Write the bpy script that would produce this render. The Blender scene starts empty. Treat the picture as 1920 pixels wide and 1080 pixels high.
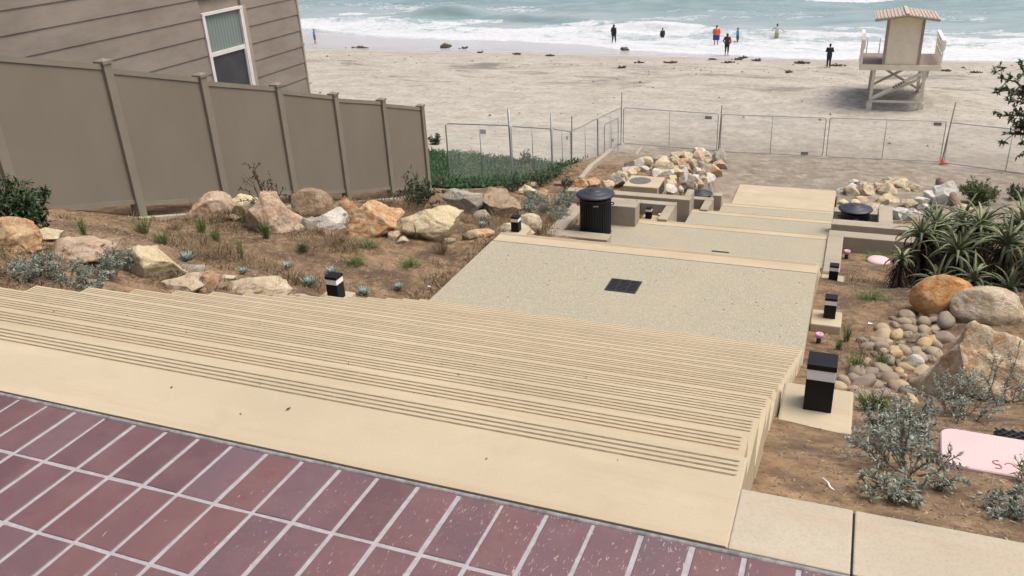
import bpy, bmesh, math, random
import numpy as np
from mathutils import Vector, Matrix
R = math.radians
PI = math.pi
sc = bpy.context.scene
col = sc.collection

# ---------------------------------------------------------------- noise and terrain
#TERRAIN-BEGIN
def _hash(ix, iy, s):
    n = (ix.astype(np.int64) * 374761393 + iy.astype(np.int64) * 668265263 + s * 974634777) & 0x7fffffff
    n = ((n ^ (n >> 13)) * 1274126177) & 0x7fffffff
    n = n ^ (n >> 16)
    return (n & 0xffff) / 65535.0
def vnoise(x, y, s=0):
    ix = np.floor(x); iy = np.floor(y); fx = x - ix; fy = y - iy
    fx = fx * fx * (3 - 2 * fx); fy = fy * fy * (3 - 2 * fy)
    a = _hash(ix, iy, s); b = _hash(ix + 1, iy, s); c = _hash(ix, iy + 1, s); d = _hash(ix + 1, iy + 1, s)
    return (a + (b - a) * fx) * (1 - fy) + (c + (d - c) * fx) * fy
def fbm(x, y, o=4, s=0):
    t = 0; a = .5; n = 0
    for i in range(o):
        t = t + a * vnoise(x, y, s + i * 17); n += a; a *= .5; x = x * 2.03 + 7.1; y = y * 2.03 + 3.7
    return t / n
def sstep(a, b, x):
    t = np.clip((x - a) / (b - a), 0, 1); return t * t * (3 - 2 * t)
LS = np.array([(-6, .02), (1.35, .02), (1.45, -.12), (2.0, -.34), (7.4, -2.98), (9.9, -3.08), (11, -3.55), (13.8, -4.78), (15.9, -5.0), (16.92, -5.05), (17.05, -5.9), (18.8, -6.55), (20.6, -6.75), (22.03, -6.8), (22.2, -7.5), (24, -8.25), (26, -8.4), (30, -9.72), (33, -9.85)])
LF = np.array([(-6, 1.2), (1.35, .75), (4, -.55), (6.35, -1.66), (8.08, -2.44), (9.66, -2.90), (11.35, -3.38), (12.9, -3.86), (14.5, -4.36), (16.1, -4.72), (21.9, -6.6), (28.3, -8.4), (34, -9.85)])
RS = np.array([(-6, -.05), (1.62, -.12), (1.75, -.3), (2.5, -.60), (3.0, -.78), (3.4, -.93), (5, -1.75), (7.5, -2.96), (8.7, -3.16), (9.9, -3.35), (12, -3.98), (13.6, -4.7), (15.6, -5.12), (16.2, -5.2), (18.7, -6.1), (20.5, -6.5), (22, -6.9), (26, -8.3), (30, -9.7), (33, -9.85)])
BE = np.array([(-6, -9), (30, -9.6), (33, -9.85), (42, -10.9), (53, -11.15), (69, -11.85), (76, -12.15), (90, -12.75), (150, -15), (4000, -60)])
def ground(x, y):
    x = np.asarray(x, float); y = np.asarray(y, float)
    ls = np.interp(y, LS[:, 0], LS[:, 1]); lf = np.interp(y, LF[:, 0], LF[:, 1])
    rs = np.interp(y, RS[:, 0], RS[:, 1]); be = np.interp(y, BE[:, 0], BE[:, 1])
    u = np.clip((-4.25 - x) / 4.35, 0, 1)
    left = ls + (lf - ls) * u
    left = left + .06 * np.sin(np.clip(u, 0, 1) * PI) * sstep(2, 6, y)
    right = rs + .22 * sstep(.6, 2.2, x) * sstep(1.7, 4, y)
    z = np.where(x < -2, left, right)
    # the rocky bank that carries the catch basin
    bank = np.interp(y, [16, 20.9, 21.2, 25, 30, 34, 38], [-9, -9, -6.68, -6.85, -7.7, -8.9, -10.3])
    z = np.where(y > 20.5, z + np.maximum(bank - z, 0) * sstep(-9.6, -8.2, x) * sstep(-4.5, -5.0, x), z)
    z = z + (be - z) * sstep(30, 35, y)
    near = sstep(34, 30, y)
    n1 = (fbm(x * 1.1, y * 1.1, 4, 3) - .5) * .16 * near
    n2 = (fbm(x * 5, y * 5, 3, 9) - .5) * .055 * near
    n3 = (fbm(x * .45, y * .7, 4, 5) - .5) * .22 * sstep(30, 40, y) * sstep(80, 66, y)
    n4 = (fbm(x * 2.4, y * 2.4, 3, 31) - .5) * .13 * sstep(31, 36, y) * sstep(71, 60, y)
    edge = np.minimum(sstep(0, .5, np.abs(x + .2)), sstep(0, .3, np.abs(x + 4.22)))
    z = z + (n1 + n2) * (.25 + .75 * edge) + n3 + n4
    # wind-blown bank of sand round the legs of the lifeguard tower
    z = z + .62 * (.7 + .6 * fbm(x * 1.3, y * 1.3, 4, 83)) * np.exp(-(((x - 2.2) / 3.2) ** 2 + ((y - 57.4) / 2.0) ** 2)) + .35 * np.exp(-(((x + 1.2) / 2.0) ** 2 + ((y - 56.5) / 2.4) ** 2)) + .3 * np.exp(-(((x - 5.6) / 2.0) ** 2 + ((y - 56) / 2.4) ** 2))
    z = z - .12 * np.exp(-(((x - 2.0) / 1.7) ** 2 + ((y - 54) / 1.6) ** 2))
    # the excavation under paving, stairs and landings
    xl = np.where(y < 15.7, -4.12, np.where(y < 18.8, -3.32, np.where(y < 21.1, -3.55, np.where(y < 24.2, -3.32, -3.5))))
    dig = (x > xl) & (x < -.3) & (y > 1.3) & (y < 33.1)
    z = np.where(dig, z - .9, z)
    z = np.where((y < 1.3) & (x < 9), np.minimum(z, -.25), z)
    return z
#TERRAIN-END

# ---------------------------------------------------------------- helpers
class MB:
    """Collects faces, then becomes ONE mesh object."""
    def __init__(s): s.v = []; s.f = []; s.m = []; s.mi = 0; s.sm = []
    def add(s, vs, fs, smooth=False):
        o = len(s.v); s.v.extend(tuple(p) for p in vs)
        for f in fs: s.f.append(tuple(i + o for i in f)); s.m.append(s.mi); s.sm.append(smooth)
        return s
    def box(s, x0, x1, y0, y1, z0, z1, bev=0.0, M=None):
        if bev <= 0:
            vs = [(x, y, z) for z in (z0, z1) for y in (y0, y1) for x in (x0, x1)]
            fs = [(0, 2, 3, 1), (4, 5, 7, 6), (0, 1, 5, 4), (1, 3, 7, 5), (3, 2, 6, 7), (2, 0, 4, 6)]
        else:
            bm = bmesh.new(); bmesh.ops.create_cube(bm, size=1)
            for q in bm.verts: q.co = Vector((x0 + (q.co.x + .5) * (x1 - x0), y0 + (q.co.y + .5) * (y1 - y0), z0 + (q.co.z + .5) * (z1 - z0)))
            bmesh.ops.bevel(bm, geom=bm.edges[:], offset=bev, segments=2, affect='EDGES', profile=.5)
            bm.verts.index_update(); vs = [q.co.copy() for q in bm.verts]; fs = [[q.index for q in f.verts] for f in bm.faces]; bm.free()
        if M is not None: vs = [M @ Vector(p) for p in vs]
        return s.add(vs, fs)
    def tube(s, pts, rad, n=8, caps=True, smooth=True):
        pts = [Vector(p) for p in pts]
        rr = rad if isinstance(rad, (list, tuple)) else [rad] * len(pts)
        vs = []; prev = None
        for i, p in enumerate(pts):
            d = (pts[min(i + 1, len(pts) - 1)] - pts[max(i - 1, 0)]).normalized()
            if prev is None: a = d.orthogonal().normalized()
            else:
                a = prev - d * prev.dot(d)
                a = a.normalized() if a.length > 1e-6 else d.orthogonal().normalized()
            prev = a; b = d.cross(a)
            for k in range(n):
                t = 2 * PI * k / n; vs.append(p + (a * math.cos(t) + b * math.sin(t)) * rr[i])
        fs = [(i * n + k, i * n + (k + 1) % n, (i + 1) * n + (k + 1) % n, (i + 1) * n + k) for i in range(len(pts) - 1) for k in range(n)]
        if caps: fs += [tuple(reversed(range(n))), tuple((len(pts) - 1) * n + k for k in range(n))]
        return s.add(vs, fs, smooth)
    def lathe(s, prof, n=32, c=(0, 0, 0), smooth=True, cap0=True, cap1=True):
        vs = [(c[0] + r * math.cos(2 * PI * k / n), c[1] + r * math.sin(2 * PI * k / n), c[2] + z) for r, z in prof for k in range(n)]
        fs = [(i * n + k, i * n + (k + 1) % n, (i + 1) * n + (k + 1) % n, (i + 1) * n + k) for i in range(len(prof) - 1) for k in range(n)]
        if cap0: fs.append(tuple(reversed(range(n))))
        if cap1: fs.append(tuple((len(prof) - 1) * n + k for k in range(n)))
        return s.add(vs, fs, smooth)
    def ell(s, c, r, seg=10, rings=7, M=None):
        vs = [(0, 0, -1)] + [(math.sin(PI * i / rings) * math.cos(2 * PI * k / seg), math.sin(PI * i / rings) * math.sin(2 * PI * k / seg), -math.cos(PI * i / rings)) for i in range(1, rings) for k in range(seg)] + [(0, 0, 1)]
        vs = [Vector((p[0] * r[0], p[1] * r[1], p[2] * r[2])) for p in vs]
        if M is not None: vs = [M @ p for p in vs]
        vs = [p + Vector(c) for p in vs]; L = len(vs) - 1
        fs = [(0, 1 + (k + 1) % seg, 1 + k) for k in range(seg)] + [(L, L - seg + k, L - seg + (k + 1) % seg) for k in range(seg)]
        fs += [(1 + i * seg + k, 1 + i * seg + (k + 1) % seg, 1 + (i + 1) * seg + (k + 1) % seg, 1 + (i + 1) * seg + k) for i in range(rings - 2) for k in range(seg)]
        return s.add(vs, fs, True)
    def build(s, name, mats, parent=None, loc=(0, 0, 0), smooth=None):
        me = bpy.data.meshes.new(name)
        me.from_pydata([tuple(p) for p in s.v], [], s.f)
        for m in (mats if isinstance(mats, (list, tuple)) else [mats]): me.materials.append(m)
        if s.f:
            me.polygons.foreach_set('material_index', s.m)
            me.polygons.foreach_set('use_smooth', [smooth] * len(s.f) if smooth is not None else s.sm)
        me.update()
        o = bpy.data.objects.new(name, me); col.objects.link(o); o.location = loc
        if parent is not None: o.parent = parent
        return o
def tag(o, label=None, cat=None, group=None, kind=None):
    if label: o['label'] = label
    if cat: o['category'] = cat
    if group: o['group'] = group
    if kind: o['kind'] = kind
    return o
def empty(name, loc, rz=0.0, label=None, cat=None, group=None):
    o = bpy.data.objects.new(name, None); col.objects.link(o); o.location = loc; o.rotation_euler = (0, 0, rz)
    o.empty_display_size = .1
    return tag(o, label, cat, group)
def struct(o, label=None): return tag(o, label, None, None, 'structure')
def dup(root, loc, rz=None, label=None, scale=None):
    r = root.copy(); col.objects.link(r); r.location = loc
    if rz is not None: r.rotation_euler = (0, 0, rz)
    if scale is not None: r.scale = scale if isinstance(scale, tuple) else (scale,) * 3
    if label: r['label'] = label
    for ch in list(root.children):
        c = ch.copy(); col.objects.link(c); c.parent = r
        for g in list(ch.children):
            d = g.copy(); col.objects.link(d); d.parent = c
    return r

# ---------------------------------------------------------------- materials
class N:
    def __init__(s, name):
        s.mat = bpy.data.materials.new(name); s.mat.use_nodes = True
        s.t = s.mat.node_tree; s.t.nodes.clear()
        s.out = s.t.nodes.new('ShaderNodeOutputMaterial')
        s.b = s.t.nodes.new('ShaderNodeBsdfPrincipled')
        s.l(s.b.outputs[0], s.out.inputs[0])
        s._tc = None
    def l(s, a, b): s.t.links.new(a, b)
    def n(s, typ, **kw):
        q = s.t.nodes.new('ShaderNode' + typ)
        for k, v in kw.items(): setattr(q, k, v)
        return q
    def oc(s):
        if s._tc is None: s._tc = s.n('TexCoord').outputs['Object']
        return s._tc
    def val(s, sock, v):
        if isinstance(v, (int, float)): sock.default_value = v
        elif isinstance(v, (tuple, list)): sock.default_value = (*v, 1.0) if len(v) == 3 and sock.type == 'RGBA' else v
        else: s.l(v, sock)
    def mapped(s, scale=(1, 1, 1), vec=None, rot=(0, 0, 0)):
        m = s.n('Mapping'); s.l(vec if vec is not None else s.oc(), m.inputs[0]); m.inputs['Scale'].default_value = scale; m.inputs['Rotation'].default_value = rot
        return m.outputs[0]
    def noise(s, scale, detail=4, rough=.55, vec=None, dist=0.0, color=False):
        q = s.n('TexNoise'); s.l(vec if vec is not None else s.oc(), q.inputs['Vector'])
        q.inputs['Scale'].default_value = scale; q.inputs['Detail'].default_value = detail; q.inputs['Roughness'].default_value = rough; q.inputs['Distortion'].default_value = dist
        return q.outputs['Color' if color else 'Fac']
    def voro(s, scale, feat='F1', vec=None, rnd=1.0, out='Distance'):
        q = s.n('TexVoronoi', feature=feat); s.l(vec if vec is not None else s.oc(), q.inputs['Vector'])
        q.inputs['Scale'].default_value = scale; q.inputs['Randomness'].default_value = rnd
        return q.outputs[out]
    def ramp(s, fac, stops, interp='LINEAR'):
        q = s.n('ValToRGB'); s.l(fac, q.inputs[0]); cr = q.color_ramp; cr.interpolation = interp
        while len(cr.elements) < len(stops): cr.elements.new(.5)
        for e, (p, c) in zip(cr.elements, stops):
            e.position = p; e.color = (c, c, c, 1) if isinstance(c, (int, float)) else (*c, 1)
        return q.outputs[0]
    def mix(s, fac, a, b, mode='MIX'):
        q = s.n('MixRGB', blend_type=mode); s.val(q.inputs[0], fac); s.val(q.inputs[1], a); s.val(q.inputs[2], b)
        return q.outputs[0]
    def math(s, op, a, b=0.0, clamp=False):
        q = s.n('Math', operation=op, use_clamp=clamp); s.val(q.inputs[0], a); s.val(q.inputs[1], b); return q.outputs[0]
    def sep(s, vec=None):
        q = s.n('SeparateXYZ'); s.l(vec if vec is not None else s.oc(), q.inputs[0]); return q.outputs
    def rng(s, v, a, b, c=0.0, d=1.0, smooth=True):
        q = s.n('MapRange', interpolation_type='SMOOTHSTEP' if smooth else 'LINEAR'); s.l(v, q.inputs[0])
        for i, x in zip((1, 2, 3, 4), (a, b, c, d)): q.inputs[i].default_value = x
        return q.outputs[0]
    def rnd(s): return s.n('ObjectInfo').outputs['Random']
    def local(s):
        """object coordinates shifted per object, so copies do not repeat"""
        oi = s.n('ObjectInfo'); m = s.n('VectorMath', operation='MULTIPLY_ADD'); s.l(oi.outputs['Location'], m.inputs[0]); m.inputs[1].default_value = (3.1, 2.3, 1.7); s.l(s.oc(), m.inputs[2])
        return m.outputs[0]
    def bump(s, h, strength=.3, dist=.01):
        q = s.n('Bump'); q.inputs['Strength'].default_value = strength; q.inputs['Distance'].default_value = dist; s.l(h, q.inputs['Height'])
        prev = s.b.inputs['Normal']
        if prev.is_linked: s.l(prev.links[0].from_socket, q.inputs['Normal'])
        s.l(q.outputs[0], s.b.inputs['Normal']); return s
    def fin(s, color, rough=.8, metal=0.0, spec=.5, **kw):
        s.val(s.b.inputs['Base Color'], color); s.val(s.b.inputs['Roughness'], rough); s.val(s.b.inputs['Metallic'], metal); s.b.inputs['Specular IOR Level'].default_value = spec
        for k, v in kw.items(): s.val(s.b.inputs[k.replace('_', ' ')], v)
        return s.mat
M = {}
def simple(name, c, rough=.6, metal=0.0, var=.12, scale=12, bump=0.0, spec=.5):
    q = N(name); f = q.noise(scale, 5, .6, q.local())
    d = tuple(max(0, x * (1 - var * 1.6)) for x in c); e = tuple(x * (1 + var) for x in c)
    if bump: q.bump(q.noise(scale * 6, 4, .6, q.local()), bump, .004)
    M[name] = q.fin(q.ramp(f, [(.3, d), (.7, e)]), rough, metal, spec); return M[name]
# pale tan concrete (coping, nosings, slab)
def concrete(name, a, b, speck=.5, grain=.12, stain=(.30, .24, .16), rough=.85):
    q = N(name)
    big = q.noise(1.3, 5, .6); mid = q.noise(9, 5, .65); fine = q.noise(160, 3, .7)
    c = q.mix(q.rng(big, .3, .7), a, b)
    c = q.mix(q.math('MULTIPLY', q.rng(mid, .5, .8), .35), c, tuple(x * .86 for x in a))
    c = q.mix(q.math('MULTIPLY', q.rng(fine, .45, .75), speck * .5), c, tuple(x * .7 for x in a))
    st = q.rng(q.noise(2.2, 6, .7, q.mapped((.5, 2.2, 1))), .58, .75)
    c = q.mix(q.math('MULTIPLY', st, .28), c, stain)
    sk = q.rng(q.noise(2.0, 5, .7, q.mapped((.22, 5.5, 1))), .5, .72); c = q.mix(q.math('MULTIPLY', sk, .45), c, (.40, .29, .19))
    sk2 = q.rng(q.noise(1.1, 6, .75, q.mapped((.6, 2.0, 1))), .52, .7); c = q.mix(q.math('MULTIPLY', sk2, .4), c, tuple(min(1, x * 1.18) for x in b))
    pit = q.rng(q.voro(60), .0, .10, 1, 0); pit = q.math('MULTIPLY', pit, q.rng(q.noise(14, 2), .55, .62))
    c = q.mix(q.math('MULTIPLY', pit, .5), c, tuple(x * .45 for x in a))
    q.bump(fine, grain, .002); q.bump(mid, .12, .01)
    M[name] = q.fin(c, rough, 0, .35); return M[name]
concrete('tan_concrete', (.42, .36, .25), (.47, .405, .285))
concrete('tan_nosing', (.42, .355, .24), (.475, .405, .28))
concrete('grey_concrete', (.33, .295, .23), (.40, .36, .285), stain=(.16, .13, .10))
concrete('wall_concrete', (.30, .265, .20), (.37, .33, .255), stain=(.16, .13, .10))
concrete('old_concrete', (.395, .345, .255), (.465, .42, .325), .9, .25, (.25, .2, .14))
q = N('groove'); M['groove'] = q.fin(q.ramp(q.noise(30, 4), [(.3, (.30, .24, .155)), (.7, (.41, .335, .22))]), .9, 0, .2)
# exposed aggregate landing
q = N('aggregate')
v = q.voro(95, out='Color'); vs = q.n('SeparateColor'); q.l(v, vs.inputs[0])
c = q.ramp(vs.outputs[0], [(0, (.20, .185, .15)), (.18, (.30, .28, .225)), (.5, (.38, .35, .27)), (.8, (.43, .395, .305)), (1, (.54, .51, .41))])
d = q.voro(95); c = q.mix(q.rng(d, .35, .6), c, (.325, .30, .22))
c = q.mix(q.math('MULTIPLY', q.rng(q.noise(.9, 5, .65), .42, .68), .4), c, (.40, .345, .22))
c = q.mix(q.math('MULTIPLY', q.rng(q.noise(3.0, 5, .7), .55, .75), .3), c, (.29, .27, .225))
q.bump(d, .5, .004)
M['aggregate'] = q.fin(c, .8, 0, .35)
# clay pavers, laid in stacked rows; grout between
PX, PY, JO = .1062, .2075, .011
q = N('paver')
at = q.n('Attribute'); at.attribute_name = 'shade'; s = at.outputs['Fac']
c = q.ramp(s, [(0, (.105, .060, .067)), (.2, (.138, .068, .070)), (.4, (.134, .082, .093)), (.6, (.15, .077, .077)), (.8, (.124, .073, .082)), (1, (.136, .088, .103))])
n1 = q.noise(9, 5, .65); c = q.mix(q.math('MULTIPLY', q.rng(n1, .4, .7), .5), c, (.19, .105, .10)); c = q.mix(q.math('MULTIPLY', q.rng(q.noise(22, 5, .7), .55, .7), .5), c, (.15, .045, .05))
c = q.mix(q.math('MULTIPLY', q.rng(q.noise(5, 4, .6), .5, .75), .35), c, (.13, .085, .105))
# white flecks of grout haze, dashed in the broom direction, more of them to the right
sp = q.noise(1, 4, .62, q.mapped((165, 52, 1), rot=(0, 0, .45)), .6); sx = q.sep()
den = q.math('ADD', q.rng(sx[0], -1.9, -.4, 0.015, .115), q.math('MULTIPLY', q.noise(6, 4, .7), .16))
fl = q.rng(q.math('ADD', sp, den), .80, .86)
c = q.mix(q.math('MULTIPLY', fl, .7), c, (.46, .38, .36))
q.bump(q.noise(70, 4, .7), .25, .003)
M['paver'] = q.fin(c, .55, 0, .4)
q = N('grout'); M['grout'] = q.fin(q.ramp(q.noise(40, 5, .7), [(.3, (.28, .265, .275)), (.7, (.40, .385, .395))]), .9, 0, .3)
simple('joint_sealant', (.25, .24, .24), .8, 0, .3, 40, .2)
# soil to sand by where the ground is
q = N('soil_and_sand'); p = q.n('NewGeometry').outputs['Position']; xyz = q.sep(p)
n_a = q.noise(.8, 6, .65, p); n_b = q.noise(7, 5, .7, p); n_c = q.noise(45, 4, .7, p)
soil = q.ramp(n_b, [(.28, (.058, .038, .023)), (.44, (.145, .094, .055)), (.58, (.25, .17, .098)), (.75, (.37, .265, .16))])
soil = q.mix(q.math('MULTIPLY', q.rng(n_a, .42, .62), .55), soil, (.32, .22, .125)); n_d = q.noise(24, 5, .75, p); soil = q.mix(q.math('MULTIPLY', q.rng(n_d, .5, .68), .6), soil, (.06, .043, .031)); soil = q.mix(q.math('MULTIPLY', q.rng(n_d, .42, .30), .5), soil, (.31, .24, .165)); soil = q.mix(q.math('MULTIPLY', q.rng(q.noise(1.7, 5, .65, p), .48, .62), .72), soil, (.075, .052, .037))
soil = q.mix(q.math('MULTIPLY', q.rng(n_c, .55, .7), .5), soil, (.065, .042, .027))
soil = q.mix(q.math('MULTIPLY', q.rng(q.voro(55, vec=p), .0, .22, 1, 0), .35), soil, (.34, .27, .19))
sn = q.noise(.55, 6, .62, q.mapped((1, 1.6, 1), p)); sf = q.noise(2.6, 7, .78, q.mapped((1, 1.5, 1), p)); sg = q.noise(160, 3, .6, p)
sand = q.mix(q.rng(sn, .35, .65), (.355, .33, .275), (.435, .41, .35))
sand = q.mix(q.math('MULTIPLY', q.rng(sf, .47, .64), .6), sand, (.215, .198, .162)); sand = q.mix(q.math('MULTIPLY', q.rng(sf, .46, .36), .5), sand, (.47, .45, .395))
sand = q.mix(q.math('MULTIPLY', q.rng(sg, .5, .8), .3), sand, (.24, .22, .17))
# darker heavy-mineral streaks along the back beach
stk = q.noise(.28, 6, .7, q.mapped((.55, 1.5, 1), p), .6)
band = q.math('MULTIPLY', q.rng(xyz[1], 50, 60), q.rng(xyz[1], 69, 66))
sand = q.mix(q.math('MULTIPLY', q.math('MULTIPLY', q.rng(stk, .5, .66), band), .8), sand, (.15, .14, .125)); dimple_shade = q.rng(q.voro(2.6, vec=q.mapped((1, 1.7, 1), p)), .05, .34, 1, 0); sand = q.mix(q.math('MULTIPLY', q.math('MULTIPLY', dimple_shade, q.rng(sf, .44, .58)), .42), sand, (.21, .19, .15))  # last mix paints the shade of footprint dimples into the sand colour
# trodden darker sand near the slab
tr = q.math('MULTIPLY', q.rng(q.math('ADD', xyz[1], q.math('MULTIPLY', q.noise(.5, 5, .6, p), 6)), 50, 41.5), q.rng(xyz[0], -13, -9))
trc = q.ramp(q.noise(1.6, 7, .75, p), [(.3, (.085, .068, .050)), (.5, (.20, .165, .12)), (.7, (.38, .33, .255))])
sand = q.mix(q.math('MULTIPLY', tr, .8), sand, trc)
# damp sand towards the water
wet = q.rng(q.math('ADD', xyz[1], q.math('MULTIPLY', q.noise(.16, 4, .5, q.mapped((1, .3, 1), p)), 2.2)), 73.2, 74.4)
damp = q.rng(xyz[1], 69.5, 74)
sand = q.mix(q.math('MULTIPLY', damp, .6), sand, (.30, .275, .225))
sand = q.mix(wet, sand, (.50, .495, .50))  # run-up strip painted pale for its foamy film and the sky's reflection
mixf = q.rng(q.math('ADD', xyz[1], q.math('MULTIPLY', q.noise(.8, 5, .6, p), 5)), 27.5, 33.5)
c = q.mix(mixf, soil, sand)
rough = q.rng(wet, 0, 1, .95, .10)
q.bump(n_b, .5, .03); q.bump(n_c, .45, .012); q.bump(sf, .35, .08)
M['ground'] = q.fin(c, rough, 0, .3)
# water: teal shallows, white foam by attribute
q = N('sea'); p = q.n('NewGeometry').outputs['Position']
at = q.n('Attribute'); at.attribute_name = 'foam'; fo = at.outputs['Fac']
n1 = q.noise(.9, 7, .72, q.mapped((.55, 1.3, 1), p), .8); n2 = q.noise(3.5, 6, .7, q.mapped((.6, 1.3, 1), p), .5)
lace = q.math('ADD', q.math('MULTIPLY', n1, .65), q.math('MULTIPLY', n2, .35))
f = q.rng(q.math('ADD', fo, q.math('MULTIPLY', q.math('SUBTRACT', lace, .5), 2.3)), .34, .72)
at2 = q.n('Attribute'); at2.attribute_name = 'deep'
wc = q.mix(at2.outputs['Fac'], (.355, .405, .405), (.19, .275, .275))
wc = q.mix(q.math('MULTIPLY', q.rng(q.noise(.35, 5, .6, q.mapped((.35, 1.4, 1), p)), .4, .65), .6), wc, (.30, .385, .385))
c = q.mix(f, wc, q.ramp(n2, [(.3, (.43, .46, .48)), (.62, (.62, .64, .65))]))
q.bump(q.noise(1.6, 6, .65, q.mapped((.5, 1.2, 1), p)), .5, .15); q.bump(lace, .25, .12)
M['sea'] = q.fin(c, q.rng(f, 0, 1, .22, .75), 0, .4)
# house siding, fence, frames
q = N('siding'); ob = q.oc()
g = q.noise(1.6, 6, .7, q.mapped((1, .5, 1.6))); h = q.noise(22, 5, .7, q.mapped((1, .25, 2)))
c = q.mix(q.rng(g, .32, .68), (.225, .195, .165), (.295, .26, .225))
c = q.mix(q.math('MULTIPLY', q.rng(q.noise(.9, 5, .6), .5, .7), .4), c, (.30, .25, .225))
c = q.mix(q.math('MULTIPLY', q.rng(h, .5, .8), .28), c, (.205, .165, .135))
q.bump(h, .15, .004); M['siding'] = q.fin(c, .85, 0, .25)
q = N('fence_panel'); g = q.noise(1.2, 5, .6, q.mapped((1, 1, .6)))
c = q.mix(q.rng(g, .3, .7), (.182, .163, .128), (.204, .184, .147)); c = q.mix(q.math('MULTIPLY', q.rng(q.noise(30, 4, .7, q.mapped((1, 1, .15))), .5, .8), .12), c, (.14, .126, .10))
q.bump(q.noise(140, 3), .08, .002); M['fence_panel'] = q.fin(c, .75, 0, .3)
q = N('fence_post'); M['fence_post'] = q.fin(q.ramp(q.noise(3, 4), [(.3, (.20, .18, .142)), (.7, (.23, .21, .17))]), .7, 0, .35)
simple('white_frame', (.72, .71, .68), .4, 0, .06, 4)
simple('trim', (.36, .31, .255), .6, 0, .08, 5)
q = N('glass'); M['glass'] = q.fin((.05, .07, .07), .06, 0, .6)
q = N('curtain_and_sheen'); xz = q.sep(); w = q.n('TexWave'); w.inputs['Scale'].default_value = 4; w.inputs['Distortion'].default_value = 1.5; w.bands_direction = 'Y'; q.l(q.oc(), w.inputs[0])
M['curtain_and_sheen'] = q.fin(q.ramp(w.outputs['Fac'], [(0, (.15, .195, .18)), (1, (.21, .27, .25))]), .35, 0, .5)  # curtain folds, paled in colour for the light the pane reflects
q = N('screen'); M['screen'] = q.fin(q.ramp(q.noise(3, 3), [(.3, (.035, .035, .04)), (.7, (.055, .058, .062))]), .35, 0, .5)
simple('eave_shadow_gap', (.05, .04, .035), .9)
# metal and plastic
q = N('black_metal'); f = q.noise(14, 5, .6, q.local()); M['black_metal'] = q.fin(q.ramp(f, [(.3, (.006, .0065, .008)), (.7, (.011, .012, .014))]), q.rng(f, .3, .7, .42, .58), 0, .22); q.bump(q.noise(300, 2), .05, .001)
q = N('lamp_lens'); M['lamp_lens'] = q.fin(q.ramp(q.noise(7, 3, .5, q.local()), [(.3, (.82, .84, .87)), (.7, (.86, .87, .89))]), .45, 0, .5)
q = N('black_coating'); f = q.noise(9, 5, .6, q.local()); M['black_coating'] = q.fin(q.ramp(f, [(.3, (.011, .012, .016)), (.7, (.016, .018, .023))]), .5, 0, .3)
q = N('bin_lid'); f = q.noise(6, 5, .65, q.local()); M['bin_lid'] = q.fin(q.ramp(f, [(.3, (.018, .022, .033)), (.7, (.030, .034, .046))]), .48, 0, .5)
simple('bin_liner', (.012, .012, .013), .45)
simple('grate_iron', (.028, .031, .035), .55, .3, .3, 20)
simple('dark_gap', (.012, .010, .008), .95)
simple('galvanised', (.36, .37, .37), .45, .75, .12, 30)
simple('old_post', (.20, .18, .165), .6, .5, .2, 30)
simple('wire', (.42, .43, .43), .5, .6, .1, 10)
simple('tag_plate', (.22, .22, .22), .5)
simple('orange_netting', (.62, .14, .08), .7)
simple('pink_plastic', (.66, .48, .48), .55, 0, .05, 3)
simple('purple_cap', (.60, .32, .46), .5)
simple('dark_plastic', (.030, .024, .026), .5)
q = N('valve_lid'); f = q.voro(75, rnd=.15); M['valve_lid'] = q.fin(q.mix(q.rng(q.noise(2.5, 5, .6), .35, .7), (.64, .47, .46), (.57, .42, .42)), .55, 0, .35); q.bump(f, .35, .002)
simple('engraving', (.34, .20, .22), .7)
simple('litter_white', (.78, .76, .72), .6)
simple('lid_iron', (.16, .145, .13), .6, .2, .25, 14, .1)
# lifeguard tower
simple('tower_wall', (.80, .71, .54), .7, 0, .05, 3); simple('tower_trim', (.36, .29, .215), .75, 0, .1, 5)
simple('tower_rail', (.80, .76, .66), .65, 0, .05, 4); simple('tower_deck', (.25, .195, .165), .8, 0, .12, 5)
simple('tower_leg', (.66, .60, .49), .75, 0, .1, 5); simple('tower_roof', (.48, .40, .335), .8, 0, .15, 7)
# people
for nm, c in dict(skin=(.42, .24, .16), cloth_black=(.014, .014, .018), cloth_orange=(.75, .12, .035), cloth_blue=(.03, .06, .28), cloth_maroon=(.12, .022, .028), cloth_teal=(.06, .36, .52), cloth_royal=(.04, .17, .42), cloth_navy=(.02, .025, .045), cloth_grey=(.10, .10, .11), hair_dark=(.022, .015, .012), cloth_yellow=(.52, .46, .18), cloth_white=(.66, .66, .64), fur_white=(.68, .66, .62), fur_black=(.03, .028, .027)).items():
    simple(nm, c, .75, 0, .15, 14)
# seaweed, wood
simple('kelp', (.075, .058, .028), .7, 0, .35, 12, .3); simple('wet_rock', (.13, .10, .065), .6, 0, .35, 6, .5)
q = N('driftwood'); f = q.noise(10, 6, .7, q.mapped((1, 1, .25))); M['driftwood'] = q.fin(q.ramp(f, [(.3, (.12, .07, .05)), (.6, (.27, .18, .13)), (.8, (.42, .33, .26))]), .85); q.bump(f, .6, .02)
q = N('bark'); f = q.noise(25, 5, .7); M['bark'] = q.fin(q.ramp(f, [(.3, (.05, .034, .024)), (.7, (.16, .115, .08))]), .9); q.bump(f, .5, .01)
simple('dry_stem', (.24, .195, .14), .85, 0, .3, 30)
simple('red_stem', (.11, .05, .035), .8, 0, .3, 30)
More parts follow.
